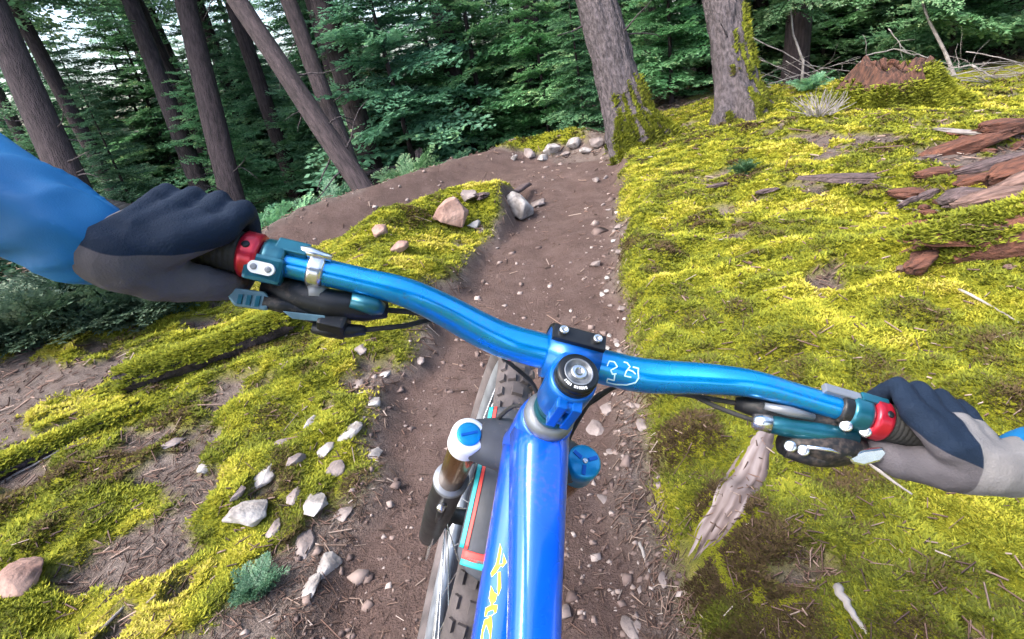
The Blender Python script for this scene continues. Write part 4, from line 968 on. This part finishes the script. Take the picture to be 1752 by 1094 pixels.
B(fp, 'faceplate', M_BLACK, stem)
fb_ = MB().box(BC+Ub*.0250+Fb*.006, Rb, Fb, Ub, .0242, .0075, .0032); B(fb_, 'faceplate_edge', M_BLACK, stem, .001)
for s in (-1, 1):
    B(MB().lathe(BC+Ub*.0282+Fb*.007+Rb*s*.0155, Ub, [(0, .0042), (.0035, .0042), (.004, .0036), (.004, .0022), (.002, .0020)], 16), 'bolt', M_SILVER, stem)
cap = B(MB().lathe(C, A_, [(-.0035, .0125), (-.0035, .0165), (-.002, .0180), (.0015, .0185), (.0025, .0178), (.003, .0185), (.0085, .0185), (.009, .0170)], 40), 'top_cap', M_BLACK)
B(MB().lathe(C-A_*.0035, Ub, [(-.002, .0070), (.0008, .0070), (.0016, .0060), (.0016, .0030), (-.001, .0028)], 24), 'bolt', M_SILVER, cap)
B(MB().lathe(C-A_*.0036, Ub, [(0, .0125), (.0006, .0124), (.0006, .0112), (0, .0111)], 32), 'cap_ring', M_RIM, cap)
tick = MB()                                                # worn white lettering round the cap: strokes too small to read
for k in range(11):
    a = -2.35 + k*.13; c = C-A_*.0037; o_ = Rb*math.cos(a)+Fb*math.sin(a); tg = -Rb*math.sin(a)+Fb*math.cos(a)
    if k in (4,): continue
    tick.box(c+o_*.0148, o_, tg, Ub, .0012, .00045+.0002*(k % 3), .00025)
B(tick, 'cap_lettering', M_WHITE, cap)
sp = B(MB().lathe(C, A_, [(.0535, .0178), (.055, .0185), (.063, .0185), (.0635, .0178), (.065, .0192), (.073, .0192), (.0745, .0185)], 36), 'spacer', M_TEAL)
hd = B(MB().lathe(C, A_, [(.075, .0195), (.078, .0235), (.084, .0250), (.089, .0250)], 36), 'headset_cover', M_RIM)
# frame
sth = R(5.8); Tb = -Fb*math.cos(sth) + Rb*math.sin(sth); Rf = Rb*math.cos(sth) + Fb*math.sin(sth)
HA = R(64.5); Bk = math.cos(HA)*Ub + math.sin(HA)*Tb; Uf = math.sin(HA)*Ub - math.cos(HA)*Tb
HT = C + .09*A_; HBm = C + .185*A_
BB = HT + .455*Bk - .63*Uf; RAX = BB + .44*Bk + .03*Uf; ST = BB + .42*Uf + .11*Bk
def section(c, rt_, up_, w, h, n=28, e=.75):
    return [c + rt_*(w*math.copysign(abs(math.cos(a))**e, math.cos(a))) + up_*(h*math.copysign(abs(math.sin(a))**e, math.sin(a))) for a in np.linspace(0, 2*math.pi, n, endpoint=False)]
frm = MB()
frm.lathe(C, A_, [(.0895, .0245), (.092, .0265), (.105, .0285), (.150, .0275), (.178, .0300), (.186, .0300)], 40)
TT0 = C + .123*A_ + Tb*.004; TT1 = ST + Uf*.0
def tt(u): return TT0*(1-u) + TT1*u - Uf*.03*math.sin(u*3.14)
rings = []
for u in np.linspace(0, 1, 26):
    tg = nrm(tt(min(u+.02, 1)) - tt(max(u-.02, 0))); up_ = nrm(np.cross(Rf, tg)); up_ = up_ if up_ @ Uf > 0 else -up_
    w = .0285 - .0065*min(u/.25, 1) - .002*u; h_ = .036 - .014*min(u/.3, 1)
    rings.append(section(tt(u) - up_*0.0, Rf, up_, w, h_, 32, .72))
frm.loft(rings)
DT0 = C + .158*A_ + Tb*.006
def dt(u): return DT0*(1-u) + BB*u - Tb*.02*math.sin(u*3.14)
rings = []
for u in np.linspace(0, 1, 26):
    tg = nrm(dt(min(u+.02, 1)) - dt(max(u-.02, 0))); up_ = nrm(np.cross(Rf, tg)); up_ = up_ if up_ @ Uf > 0 else -up_
    w = .029 + .004*math.sin(u*3.1); rings.append(section(dt(u), Rf, up_, w, .034, 32, .72))
frm.loft(rings)
rings = []                                                 # gusset web behind the head tube
for s in (-1, 1): pass
frm.loft([section(BB*(1-u)+(ST+Uf*.03)*u, Rf, nrm(np.cross(Rf, ST-BB)), .019, .019, 24, .9) for u in np.linspace(0, 1, 6)])
for s in (-1, 1):
    o_ = Rf*s
    frm.tube([BB+o_*.03+Bk*.02, BB+o_*.055+Bk*.2, RAX+o_*.070], [.015, .013, .012], 14)
    frm.tube([ST+o_*.02-Uf*.02, ST*.6+RAX*.4+o_*.055, RAX+o_*.068], [.012, .011, .011], 14)
frm.tube([BB-Rf*.045, BB+Rf*.045], .024, 24)
frame = B(frm, 'frame', M_FRAME)
zf = lambda x, y: (680+x/2.777, 700+y/2.777)
frame.data.update()
project_poly('frame_lettering', frame, [[zf(488, 636), zf(520, 728), zf(500, 752), zf(492, 745), zf(470, 778), zf(448, 800), zf(445, 778), zf(468, 738), zf(476, 700)], [zf(478, 775), zf(492, 772), zf(494, 850), zf(480, 888), zf(474, 860)], [zf(446, 838), zf(462, 870), zf(476, 880), zf(468, 912), zf(448, 935), zf(436, 900)],
        [zf(420, 945), zf(450, 928), zf(478, 930), zf(472, 965), zf(440, 990), zf(415, 985)], [zf(415, 1000), zf(450, 985), zf(452, 1030), zf(445, 1094), zf(396, 1094), zf(402, 1050)]], M_YELLOW, frame)
# fork
fork = None
cr = MB(); KC = C + .198*A_ + Fb*.004
rings = []
for u in np.linspace(-1, 1, 17):
    c = KC + Rb*(.066*u) + Ub*(.010*(1-u*u)) ; rings.append(section(c, Fb, Ub, .021+.010*(1-u*u), .017+.006*(1-u*u), 20, .8))
cr.loft(rings)
crown_o = B(cr, 'fork_crown', M_GUARD, bike)
for s, nm in ((-1, 'l'), (1, 'r')):
    c0 = C + .186*A_ + Rb*.066*s
    sc_ = B(MB().lathe(c0, A_, [(.002, .0172), (.004, .0176), (.165, .0176), (.167, .0170)], 28), 'stanchion', M_GOLD)
    lg = MB().lathe(c0, A_, [(.150, .0195), (.152, .0225), (.160, .0232), (.166, .0215), (.20, .0225), (.30, .0235), (.47, .020), (.505, .019), (.512, .012)], 28)
    lower = B(lg, 'lower_leg', M_BLACK); B(MB().lathe(c0, A_, [(.149, .0235), (.150, .0242), (.158, .0244), (.160, .0236)], 28), 'dust_seal', M_RIM, lower)
    if s < 0:
        cpo = B(MB().lathe(c0, A_, [(-.010, .0165), (-.009, .0195), (.002, .0200), (.006, .0195), (.018, .0205), (.020, .020)], 32), 'fork_cap', M_WHITE)
        kn = MB().lathe(c0-A_*.0095, Ub, [(0, .0135), (.002, .0135), (.003, .0122), (.0032, .006)], 24); ko = B(kn, 'air_cap', M_KNOB, cpo)
        B(MB().box(c0-A_*.0128, nrm(Rb+Fb*.5), nrm(Fb-Rb*.5), Ub, .0095, .0016, .0010), 'grip_ridge', M_STEM, cpo, .0005)
    else:
        cpo = B(MB().lathe(c0, A_, [(-.014, .017), (-.012, .0195), (.004, .0200), (.006, .0185), (.018, .0205)], 32), 'fork_cap', M_KNOB)
        B(MB().lathe(c0-A_*.0135, Ub, [(0, .0032), (.0025, .003), (.003, .002)], 16), 'screw', M_SILVER, cpo)
        for k in range(3):
            a = k*2.09+.5; dv = Rb*math.cos(a)+Fb*math.sin(a); B(MB().box(c0-A_*.0145+dv*.0105, dv, np.cross(dv, Ub), Ub, .0055, .0022, .0009), 'dial_rib', M_STEM, cpo, .0005)
    B(MB().tube([c0+.165*A_+Rb*s*.004, c0+.150*A_+Fb*.035-Rb*s*.012, c0+.128*A_+Fb*.045-Rb*s*.045, c0+.122*A_+Fb*.047-Rb*s*.066], [.016, .014, .012, .012], 14), 'arch', M_BLACK, lower)
    if s < 0:
        B(MB().lathe(c0+.20*A_-Fb*.02, nrm(-Fb-Rb*.4), [(0, .006), (.010, .006), (.012, .004)], 14), 'bolt', M_SILVER, lower)
        B(MB().tube([c0+.19*A_-Fb*.018, c0+.23*A_-Fb*.026, c0+.30*A_-Fb*.02], [.005, .006, .004], 10), 'hose_guide', M_BLACK, lower)
# wheels
def wheel(c, nrmv, e1, e2, nm):
    hubo = MB().lathe(c-nrmv*.052, nrmv, [(0, .013), (.01, .013), (.014, .029), (.018, .029), (.024, .016), (.08, .016), (.086, .029), (.09, .029), (.094, .013), (.104, .013)], 28)
    root = B(hubo, nm, M_BLACK)
    def ring(prof, n, name, mat):
        rings = []
        for k in range(n):
            a = 2*math.pi*k/n; o_ = e1*math.cos(a)+e2*math.sin(a); rings.append([c + o_*r_ + nrmv*w_ for (r_, w_) in prof])
        rings.append(rings[0]); mb = MB(); mb.loft(rings, cap=False); return B(mb, name, mat, root)
    ring([(.340+.029*math.cos(a), .030*math.sin(a)) for a in np.linspace(0, 2*math.pi, 22, endpoint=False)], 96, 'tyre', M_TYRE)
    ring([(.318, -.015), (.314, -.0165), (.300, -.013), (.292, -.006), (.292, .006), (.300, .013), (.314, .0165), (.318, .015)], 96, 'rim', M_RIM)
    kb = MB()
    for k in range(78):
        a = 2*math.pi*k/78; o_ = e1*math.cos(a)+e2*math.sin(a); tg = -e1*math.sin(a)+e2*math.cos(a)
        for (w_, hw, ht_) in (((-.009, .006, .0065), (.009, .006, .0065)) if k % 2 else ((0, .008, .0065),)) + ((-.0225, .0045, .0085), (.0225, .0045, .0085)):
            th = w_/.031; nn = o_*math.cos(th*1.15)+nrmv*math.sin(th*1.15); tt_ = np.cross(tg, nn)
            kb.box(c+o_*.340+nn*.030*1.0+o_*0, tt_, tg, nn, hw, .0075, .0045)
    kind(B(kb, 'tread', M_TYRE, root), 'stuff')
    for k in range(32):
        a = 2*math.pi*k/32; sgn = -1 if k % 2 else 1; off = .35*(1 if (k//2) % 2 else -1)
        p0 = c+nrmv*.040*sgn+(e1*math.cos(a+off)+e2*math.sin(a+off))*.027; p1 = c+(e1*math.cos(a)+e2*math.sin(a))*.295
        B(MB().tube([p0, p1], .0011, 5, cap=False), 'spoke', M_SILVER, root)
    rot = MB(); n = 64; q = c - nrmv*.060; rings = []
    for k in range(n+1):
        a = 2*math.pi*k/n; o_ = e1*math.cos(a)+e2*math.sin(a); rings.append([q+o_*.066+nrmv*.0009, q+o_*.090+nrmv*.0009, q+o_*.090-nrmv*.0009, q+o_*.066-nrmv*.0009])
    rot.loft(rings, cap=False, smooth=False)
    for k in range(6):
        a = k*math.pi/3; o_ = e1*math.cos(a)+e2*math.sin(a); o2 = e1*math.cos(a+.35)+e2*math.sin(a+.35); rot.tube([q+o_*.015, q+o2*.069], .003, 6)
    B(rot, 'brake_disc', M_SILVER, root)
    return root
wheel(AX, Rb, Fb, Ub, 'front_wheel')
wheel(RAX, Rf, Bk, Uf, 'rear_wheel')
# mudguard over the front tyre
def arc_strip(a0, a1, w0, w1, rad, n=40, endround=True):
    rings = []
    for k in range(n):
        a = a0+(a1-a0)*k/(n-1); o_ = Fb*math.cos(a)+Ub*math.sin(a); q = []
        u = k/(n-1); er = math.sqrt(max(1-max(0, (u-.86)/.14)**2, 0.02)) if endround else 1
        for w in np.linspace(w0, w1, 11):
            ww = w*er; q.append(AX + o_*(rad - 9.0*ww*ww) + Rb*ww)
        rings.append((q, o_))
    return rings
def sheet(rings, th):
    mb = MB(); R2 = []
    for q, o_ in rings: R2.append(list(q) + [p-o_*th for p in q[::-1]])
    mb.loft(R2, smooth=True); return mb
G0, G1 = R(82), R(114)
guard = B(sheet(arc_strip(G0, G1, -.040, .040, .398), .002), 'mudguard', M_GUARD)
for w0, w1, m, nm in ((-.0385, -.0335, M_STRIPET, 'teal_stripe'), (-.0325, -.0285, M_STRIPER, 'red_stripe'), (.0335, .0385, M_STRIPET, 'teal_stripe'), (.0285, .0325, M_STRIPER, 'red_stripe')):
    B(sheet(arc_strip(G0, G0+(G1-G0)*.86, w0, w1, .399, 36, False), .0012), nm, m, guard)
for a_, m, nm in ((G0+(G1-G0)*.865, M_STRIPER, 'red_band'), (G0+(G1-G0)*.895, M_STRIPET, 'teal_band')):
    B(sheet(arc_strip(a_, a_+.028, -.0335, .0335, .399, 6, False), .0012), nm, m, guard)
# saddle, post, cranks (below and behind the eye)
sdl = ST + Uf*.17 + Bk*.05
B(MB().tube([ST+Uf*.02, sdl], .0155, 18), 'seat_post', M_BLACK)
rings = []
for u in np.linspace(0, 1, 14):
    c = sdl + Uf*.03 + Bk*(.15-.27*u); w = .068*(1-u)**.8*.95+.020; rings.append(section(c, Rf, Uf, w, .016, 20, .8))
B(MB().loft(rings), 'saddle', M_RUBBER, None, 0)
ck = Bk*.35 + -Uf*.0; cd = nrm(-Bk)
B(MB().lathe(BB+Rf*.050, Rf, [(0, .062), (.003, .064), (.004, .062)], 40), 'chainring', M_BLACK)
for s in (-1, 1):
    d_ = nrm(-Bk*s + Uf*.1*s); cr_ = B(MB().tube([BB+Rf*s*.045, BB+Rf*s*.062+d_*.05, BB+Rf*s*.075+d_*.17], [.014, .012, .012], 14), 'crank', M_BLACK)
    B(MB().box(BB+Rf*s*.135+d_*.17, Rf, Bk, Uf, .05, .05, .008), 'pedal', M_BLACK, cr_, .004)
# ---- controls on the bar
SGL, SGR = s_at(432), s_at(1494)
def band(s0, s1, r0, name, mat, parent=None, prof=None):
    n = 8; pts = [bar(s0+(s1-s0)*k/(n-1)) for k in range(n)]; rr = [r0*.93] + [r0]*(n-2) + [r0*.93]
    return B(MB().tube(pts, rr, 28), name, mat, parent)
grips = []
for s_, sg in ((SGL, -1), (SGR, 1)):
    g = MB(); pts, rr = [], []
    for k in range(90):
        q = k/89; s = s_ + sg*(.006+.125*q); pts.append(bar(s)); rr.append(.0158 + (.0009 if k % 3 == 0 else 0) + .0008*math.sin(q*3.14))
    go = B(g.tube(pts, rr, 24), 'grip', M_RUBBER); grips.append(go)
    band(s_+sg*.007, s_-sg*.0075, .0185, 'lock_ring', M_RED, go)
    B(MB().lathe(bar(s_)+Ub*.0155+Fb*-.004, Ub, [(0, .003), (.003, .003), (.0034, .002)], 12), 'bolt', M_BLACK, go)
    band(s_-sg*.009, s_-sg*.026, .0165, 'control_clamp', M_TEAL)
def near(px, py, off=0.0):                                   # a point seen at a pixel, at the bar's own depth there plus off
    return CP(px, py, depth(bar(s_at(px))) + off)
def plate(pix, off, th, name, mat, parent=None, bevel=.001, tilt=None):
    P0 = [near(px, py, off if len(q) == 0 else q[0]) for px, py, *q in pix]
    n_ = nrm(np.cross(P0[1]-P0[0], P0[2]-P0[0])); n_ = n_ if n_ @ (CPOS-P0[0]) > 0 else -n_
    mb = MB(); k = len(P0); mb.add(P0 + [p-n_*th for p in P0], [tuple(range(k)), tuple(range(2*k-1, k-1, -1))] + [(i, (i+1) % k, k+(i+1) % k, k+i) for i in range(k)], False)
    return B(mb, name, mat, parent, bevel)
# left side
lb = B(MB().tube([near(455, 490, .012), near(510, 505, .010), near(560, 520, .006), near(625, 527, .010), near(662, 531, .014)], [.012, .0135, .0125, .0115, .007], 18), 'brake_body', M_BLACK)
B(MB().tube([near(600, 514, -.003), near(640, 524, .001), near(655, 529, .004)], [.006, .008, .005], 14), 'reservoir_cap', M_TEAL, lb)
sl = s_at(543); cl = band(sl-.006, sl+.006, .0142, 'clamp_band', M_SILVER, lb)
B(MB().tube([bar(sl)-Ub*.010, near(541, 512, .004)], [.009, .010], 14), 'clamp_foot', M_RIM, lb)
B(MB().tube([bar(sl)+Ub*.012+Fb*.006-Rb*.020, bar(sl)+Ub*.0145+Fb*.005-Rb*.006, bar(sl)+Ub*.0125+Fb*.006+Rb*.010], [.004, .0045, .003], 10), 'hinge_bolt', M_SILVER, lb)
s2 = s_at(500); B(MB().box(bar(s2)+Ub*.0125+Fb*.006, bar_t(s2), Fb, Ub, .012, .006, .004), 'clamp_lug', M_TEAL, lb, .0015)
bd = MB(); c0 = near(447, 459, -.0175); tx = bar_t(s_at(447)); ty = nrm(np.cross(tx, CPOS-c0)); nn = np.cross(tx, ty); nn = nn if nn @ (CPOS-c0) > 0 else -nn
ovl = lambda a, e: c0 + tx*(.0048*math.copysign(1, math.cos(a)) + .0048*math.cos(a)) + ty*.0048*math.sin(a) + nn*e
bd.loft([[ovl(a, e) for a in np.linspace(.02, 2*math.pi+.02, 28, endpoint=False)] for e in (-.008, .0008, .0014)], smooth=False)
bdo = B(bd, 'oval_badge', M_WHITE)
for sgn in (-1, 1): B(MB().lathe(c0+tx*.0052*sgn+nn*.0013, nn, [(0, .0024), (.0006, .0024), (.0007, .0015)], 14), 'screw', M_RIM, bdo)
B(MB().box(c0-nn*.008+ty*.000, tx, ty, nn, .014, .0105, .006), 'badge_body', M_TEAL, bdo, .003)
brl = MB().tube([near(562, 545, .020), near(520, 520, .045), near(450, 470, .065), near(380, 440, .075), near(330, 425, .078)], [.006, .0055, .005, .005, .006], 12); B(brl, 'brake_lever', M_BLACK, lb)
dp = plate([(398, 492), (452, 499), (462, 512), (455, 532), (400, 524), (388, 508)], -.004, .006, 'dropper_paddle', M_PADDLE, None, .0018)
for k in range(3):
    x0 = 408+k*15; plate([(x0, 503+k*1.5), (x0+8, 504+k*1.5), (x0+4, 521+k*2), (x0-4, 520+k*2)], -.0052, .002, 'paddle_groove', M_TEAL, dp, .0004)
B(MB().tube([near(450, 515, .0), near(490, 524, .004), near(530, 538, .008), near(562, 546, .010)], [.006, .0062, .0065, .007], 12), 'lever_arm', M_BLACK, dp)
plate([(482, 532), (556, 540), (558, 552), (500, 546)], -.002, .005, 'lever_link', M_PADDLE, dp, .001)
B(MB().box(near(572, 552, .008), bar_t(sl), Fb, Ub, .011, .010, .010), 'lever_pivot', M_BLACK, dp, .003)
B(MB().tube([near(535, 560, .008), near(565, 566, .008), near(600, 566, .01), near(625, 565, .012)], [.005, .006, .0058, .004], 12), 'barrel_adjuster', M_BLACK, dp)
hose_m = M_RUBBER
def hose(pts, rad, name='cable'):
    pts = [np.asarray(p) for p in pts]; fine = []
    for i in range(len(pts)-1):
        pm, p0, p1, p2 = pts[max(i-1, 0)], pts[i], pts[i+1], pts[min(i+2, len(pts)-1)]
        for s in np.linspace(0, 1, 9, endpoint=False):
            fine.append(.5*((2*p0)+(-pm+p1)*s+(2*pm-5*p0+4*p1-p2)*s*s+(-pm+3*p0-3*p1+p2)*s**3))
    fine.append(pts[-1]); return B(MB().tube(fine, rad, 10), name, hose_m)
hose([near(660, 531, .014), near(720, 537, .018), near(790, 560, .045), CP(880, 628, .53), CP(914, 662, .545), CP(918, 700, .55), C+.15*A_+Fb*.03-Rb*.03, C+.25*A_-Rb*.05+Fb*.02], .0024, 'brake_hose')
hose([near(622, 565, .012), near(690, 558, .018), near(760, 550, .03), near(850, 600, .06), C+.08*A_+Fb*.055-Rb*.02, C+.12*A_+Fb*.035, C+.16*A_+Rb*.025, DT0+Rb*.035+Tb*.06], .0022)
# right side
rbk = B(MB().tube([near(1258, 690, .012), near(1300, 697, .010), near(1350, 708, .006), near(1420, 722, .006), near(1475, 735, .006)], [.006, .0105, .0115, .012, .012], 18), 'brake_body', M_BLACK)
B(MB().tube([near(1308, 695, -.002), near(1350, 704, -.007), near(1392, 714, -.006)], [.003, .0045, .003], 12), 'reservoir_cap', M_RIM, rbk)
sr = s_at(1440); band(sr-.006, sr+.006, .0145, 'clamp_band', M_BLACK, rbk)
s3 = s_at(1425); B(MB().box(bar(s3)+Ub*.0125+Fb*.007, bar_t(s3), Fb, Ub, .016, .004, .003), 'clamp_lug', M_RIM, rbk, .0012)
s3 = s_at(1478); B(MB().box(bar(s3)+Ub*.0140+Fb*.008, bar_t(s3), Fb, Ub, .012, .004, .003), 'clamp_lug', M_TEAL, rbk, .0012)
B(MB().tube([near(1450, 740, .02), near(1500, 735, .05), near(1560, 722, .07), near(1620, 720, .08)], [.006, .0055, .005, .006], 12), 'brake_lever', M_BLACK, rbk)
for px, py in ((1447, 729), (1480, 738)): B(MB().lathe(near(px, py, -.010), nrm(CPOS-near(px, py, 0)), [(-.004, .0052), (.001, .0052), (.002, .004), (.002, .002)], 16), 'bolt', M_SILVER, rbk)
shf = B(MB().tube([near(1295, 722, .0), near(1340, 730, -.002), near(1400, 740, -.002), near(1460, 748, .0)], [.007, .0085, .0095, .009], 16), 'shifter', M_TEAL)
B(MB().tube([near(1288, 720, -.001), near(1318, 725, -.003)], [.0062, .0088], 16), 'barrel_adjuster', M_SILVER, shf)
rings = []
for u in np.linspace(0, 1, 9):
    c = near(1340+130*u, 757+14*u, .004); w = .016*math.sin(.5+u*2.1)+.003; rings.append(section(c, nrm(Fb), nrm(Ub), w*.9, w, 16, .8))
B(MB().loft(rings), 'shifter_pod', M_BLACK, shf)
B(MB().tube([near(1345, 772, -.004), near(1400, 786, -.004), near(1450, 784, -.002)], [.006, .007, .004], 12), 'shift_lever', M_BLACK, shf)
for px, py in ((1352, 764), (1374, 771)): B(MB().lathe(near(px, py, -.012), nrm(CPOS-near(px, py, 0)), [(-.004, .0050), (.001, .0050), (.002, .004), (.002, .002)], 16), 'bolt', M_SILVER, shf)
B(MB().tube([near(1380, 765, -.014), near(1420, 770, -.014), near(1455, 782, -.012)], .0018, 8), 'trim', M_SILVER, shf)
plate([(1448, 781), (1478, 770), (1512, 766), (1520, 776), (1508, 790), (1478, 798), (1460, 794)], -.012, .006, 'shift_paddle', M_SILVER, shf, .002)
hose([near(1260, 690, .012), near(1200, 680, .016), near(1120, 668, .03), CP(1060, 660, .50), CP(1010, 690, .53), C+.15*A_+Fb*.035+Rb*.03, DT0+Rb*.036+Tb*.08], .0024, 'brake_hose')
hose([near(1290, 720, .0), near(1230, 698, .008), near(1165, 668, .022), near(1100, 650, .04), CP(1040, 668, .50), CP(1000, 702, .52), C+.16*A_+Rb*.034+Tb*.02, DT0+Rb*.036+Tb*.12], .0022)

# ------------------------------------------------------------------ the rider: arms reaching from behind the eye, gloves on the grips
prs_base = CW([0, .35, -.35]); person = empty('person', tuple(prs_base)); tag(person, 'rider in a bright blue jacket and grey gloves gripping the handlebar', 'person')
def hand(s_, sg):
    o_ = bar_t(s_)*sg                                         # outward along the grip
    up_ = nrm(Ub - o_*(Ub @ o_)); fw = nrm(Fb - o_*(Fb @ o_) - up_*(Fb @ up_))
    g0 = bar(s_+sg*.010)
    HS = .80; P = lambda u, v, w: g0 + (o_*u + fw*v + up_*w)*HS
    caps = []; wr = P(.072, -.052, .022) if sg < 0 else P(.082, -.038, .026)
    for i, (u, L) in enumerate(((.006, 1.0), (.029, 1.06), (.052, 1.0), (.073, .86))):
        mcp = P(u, .000, .033); pip = P(u-.001, .034*L+.002, .023); dip = P(u-.002, .036*L, -.010); tip = P(u-.003, .010, -.026)
        rr = .0088 if i < 3 else .0078
        caps += [(mcp, rr*1.12, pip, rr), (pip, rr, dip, rr*.93), (dip, rr*.93, tip, rr*.85)]
        cpt = P(.034+.60*u, -.030, .032); caps += [(mcp, rr*1.2, cpt, .0145), (cpt, .0145, wr, .021)]
    cmc = P(.052, -.048, .000) if sg < 0 else P(.054, -.040, .006); tm = P(.020, -.036, -.014); ti = P(.001, -.022, -.025); tt_ = P(-.003, .004, -.030)
    caps += [(wr, .022, cmc, .018), (cmc, .017, tm, .0140), (tm, .0145, ti, .0115), (ti, .0115, tt_, .0095), (cmc, .016, P(.055, -.016, .012), .013), (P(.085, -.035, .008), .016, wr, .022), (cmc, .016, P(.088, -.035, .0), .016)]
    return caps, wr, (g0, o_, fw, up_)
CU = {}
for (s_, sg, side) in ((SGL, -1, 'left'), (SGR, 1, 'right')):
    caps, wr, (g0, o_, fw, up_) = hand(s_, sg)
    elbow = CW([-.585, -.185, .375]) if sg < 0 else CW([.66, .115, .42])
    fa = nrm(elbow-wr); caps.append((wr, .023, wr+fa*.05, .022) if sg < 0 else (wr, .022, wr+fa*.09, .027)); CU[sg] = (wr, fa, elbow)
    def post(me, g0=g0, o_=o_, fw=fw, up_=up_, wr=wr, fa=fa, sg=sg):
        n = len(me.vertices); co = np.empty(n*3, np.float32); me.vertices.foreach_get('co', co); co = co.reshape(-1, 3).astype(float); w = co + prs_base
        nn = np.empty(n*3, np.float32); me.vertices.foreach_get('normal', nn); nn = nn.reshape(-1, 3)
        co += nn*((0.0016*fbm(w[:, 0]*70, w[:, 1]*70, w[:, 2]*70, 5, 3) + .0022*(.4-np.abs(vnoise(w[:, 0]*48, w[:, 1]*48, w[:, 2]*48, 15))))[:, None])
        me.vertices.foreach_set('co', co.astype(np.float32).ravel()); me.update()
        d = w-g0; v, u_, w_ = d @ fw, d @ o_, d @ up_; ext = (w-wr) @ fa
        for nm, val in (('grey_zone', np.where(v < .02, (.013 if sg < 0 else .014) - w_ - .45*v, -.01)), ('pale_zone', np.minimum(ext - (.016 if sg < 0 else -.020), (-.012 if sg < 0 else .004) - v))):
            at = me.attributes.new(nm, 'FLOAT', 'POINT'); at.data.foreach_set('value', val.astype(np.float32))
    gl = organic('glove', caps, .0023, M_GLOVE, person, prs_base, 4, post)
    gl['label'] = f'navy and grey cycling glove of the {side} hand'
caps = []
for sg in (-1, 1):
    wr, fa, el = CU[sg]; sh = CW([sg*.26, -.06, .02]); w0 = wr+fa*(.036 if sg < 0 else .046)
    caps += [(w0, .032, wr+fa*.07, .037), (wr+fa*.07, .037, wr+fa*.15, .043), (wr+fa*.15, .043, el, .050), (el, .058, (el+sh)/2, .066), ((el+sh)/2, .066, sh, .080), (sh, .080, CW([sg*.12, -.05, -.16]), .105)]
caps += [(CW([-.12, -.05, -.16]), .105, CW([.12, -.05, -.16]), .105), (CW([-.08, .05, -.24]), .13, CW([.08, .05, -.24]), .13), (CW([-.05, .25, -.42]), .13, CW([.05, .25, -.42]), .13), (CW([0, .05, -.24]), .14, CW([0, .25, -.42]), .13)]
def folds(me):
    n = len(me.vertices); co = np.empty(n*3, np.float32); me.vertices.foreach_get('co', co); co = co.reshape(-1, 3).astype(float); w = co+prs_base
    nn = np.empty(n*3, np.float32); me.vertices.foreach_get('normal', nn); nn = nn.reshape(-1, 3)
    dn = np.zeros(n)
    for sg in (-1, 1):                                        # creases running round each forearm
        wr, fa, el = CU[sg]; d = w-wr; t = d @ fa; q1 = nrm(np.cross(fa, UPV)); q2 = np.cross(q1, fa); ang = np.arctan2(d @ q2, d @ q1)
        m = sst(t, -.02, .06)*(1-sst(t, .30, .36))*(np.linalg.norm(d-np.outer(t, fa), axis=1) < .09)
        wave = vnoise(t*34 + 1.1*np.sin(ang*1.0+t*9) + .7*np.sin(ang*2+1), np.cos(ang)*1.4, np.sin(ang)*1.4, 21+sg)
        dn += m*(.0085*(.45-np.abs(wave)) + .006*vnoise(t*11+np.sin(ang)*1.5, np.cos(ang)*.8, np.sin(ang)*.8, 31))
    dn += .006*fbm(w[:, 0]*12, w[:, 1]*12, w[:, 2]*12, 7, 3)
    co += nn*dn[:, None]; me.vertices.foreach_set('co', co.astype(np.float32).ravel()); me.update()
organic('jacket', caps, .0045, M_JACKET, person, prs_base, 12, folds)

# ------------------------------------------------------------------ look-alikes told apart by their place in the row
ONES = ['first', 'second', 'third', 'fourth', 'fifth', 'sixth', 'seventh', 'eighth', 'ninth', 'tenth', 'eleventh', 'twelfth', 'thirteenth', 'fourteenth', 'fifteenth', 'sixteenth', 'seventeenth', 'eighteenth', 'nineteenth', 'twentieth', 'twenty-first', 'twenty-second', 'twenty-third', 'twenty-fourth', 'twenty-fifth', 'twenty-sixth']
ORD = ONES[:20] + [t + '-' + o for t in ('twenty', 'thirty') for o in ONES[:9]]
def rank(group, axis, text):
    os_ = [o for o in COL.objects if o.get('group') == group]
    def key(o):
        v = np.array(o.location) - CPOS; d = max(float(v @ FWD), .05); return float(v @ RGT)/d if axis == 'x' else -float(v @ UPV)/d
    for k, o in enumerate(sorted(os_, key=key)):
        if k < len(ORD): o['label'] = text.format(ORD[k])
rank('stones along the left trail edge', 'y', 'pale stone by the left trail edge, {} counted from the far end')
rank('stones along the right trail edge', 'y', 'small pale stone by the right trail edge, {} from the far end')
rank('stones right of the frame', 'y', 'flat tan stone right of the bicycle frame, {} from the top')
rank('stones on the lip of the bend', 'x', 'pale stone on the outer lip of the bend, {} from the left')
rank('shrubs below the left arm', 'x', 'low green shrub below the left arm, {} from the left')
rank('shrubs beyond the bend', 'x', 'low green shrub on the slope beyond the bend, {} from the left')
for zone, where in (('left wood', 'behind the left arm'), ('middle left wood', 'behind the leaning trunks'), ('middle wood', 'behind the large fir'), ('right wood', 'behind the stump')):
    rank('tall trees of the ' + zone, 'x', 'tall conifer in the wood ' + where + ', {} from the left')
    rank('young trees of the ' + zone, 'x', 'young leafy conifer in the wood ' + where + ', {} from the left')
rank('branches of the brush pile', 'x', 'grey dead branch tangled in the right brush pile, {} from the left')
rank('branches between fir and stump', 'x', 'thin dead branch between second fir and stump, {} from the left')
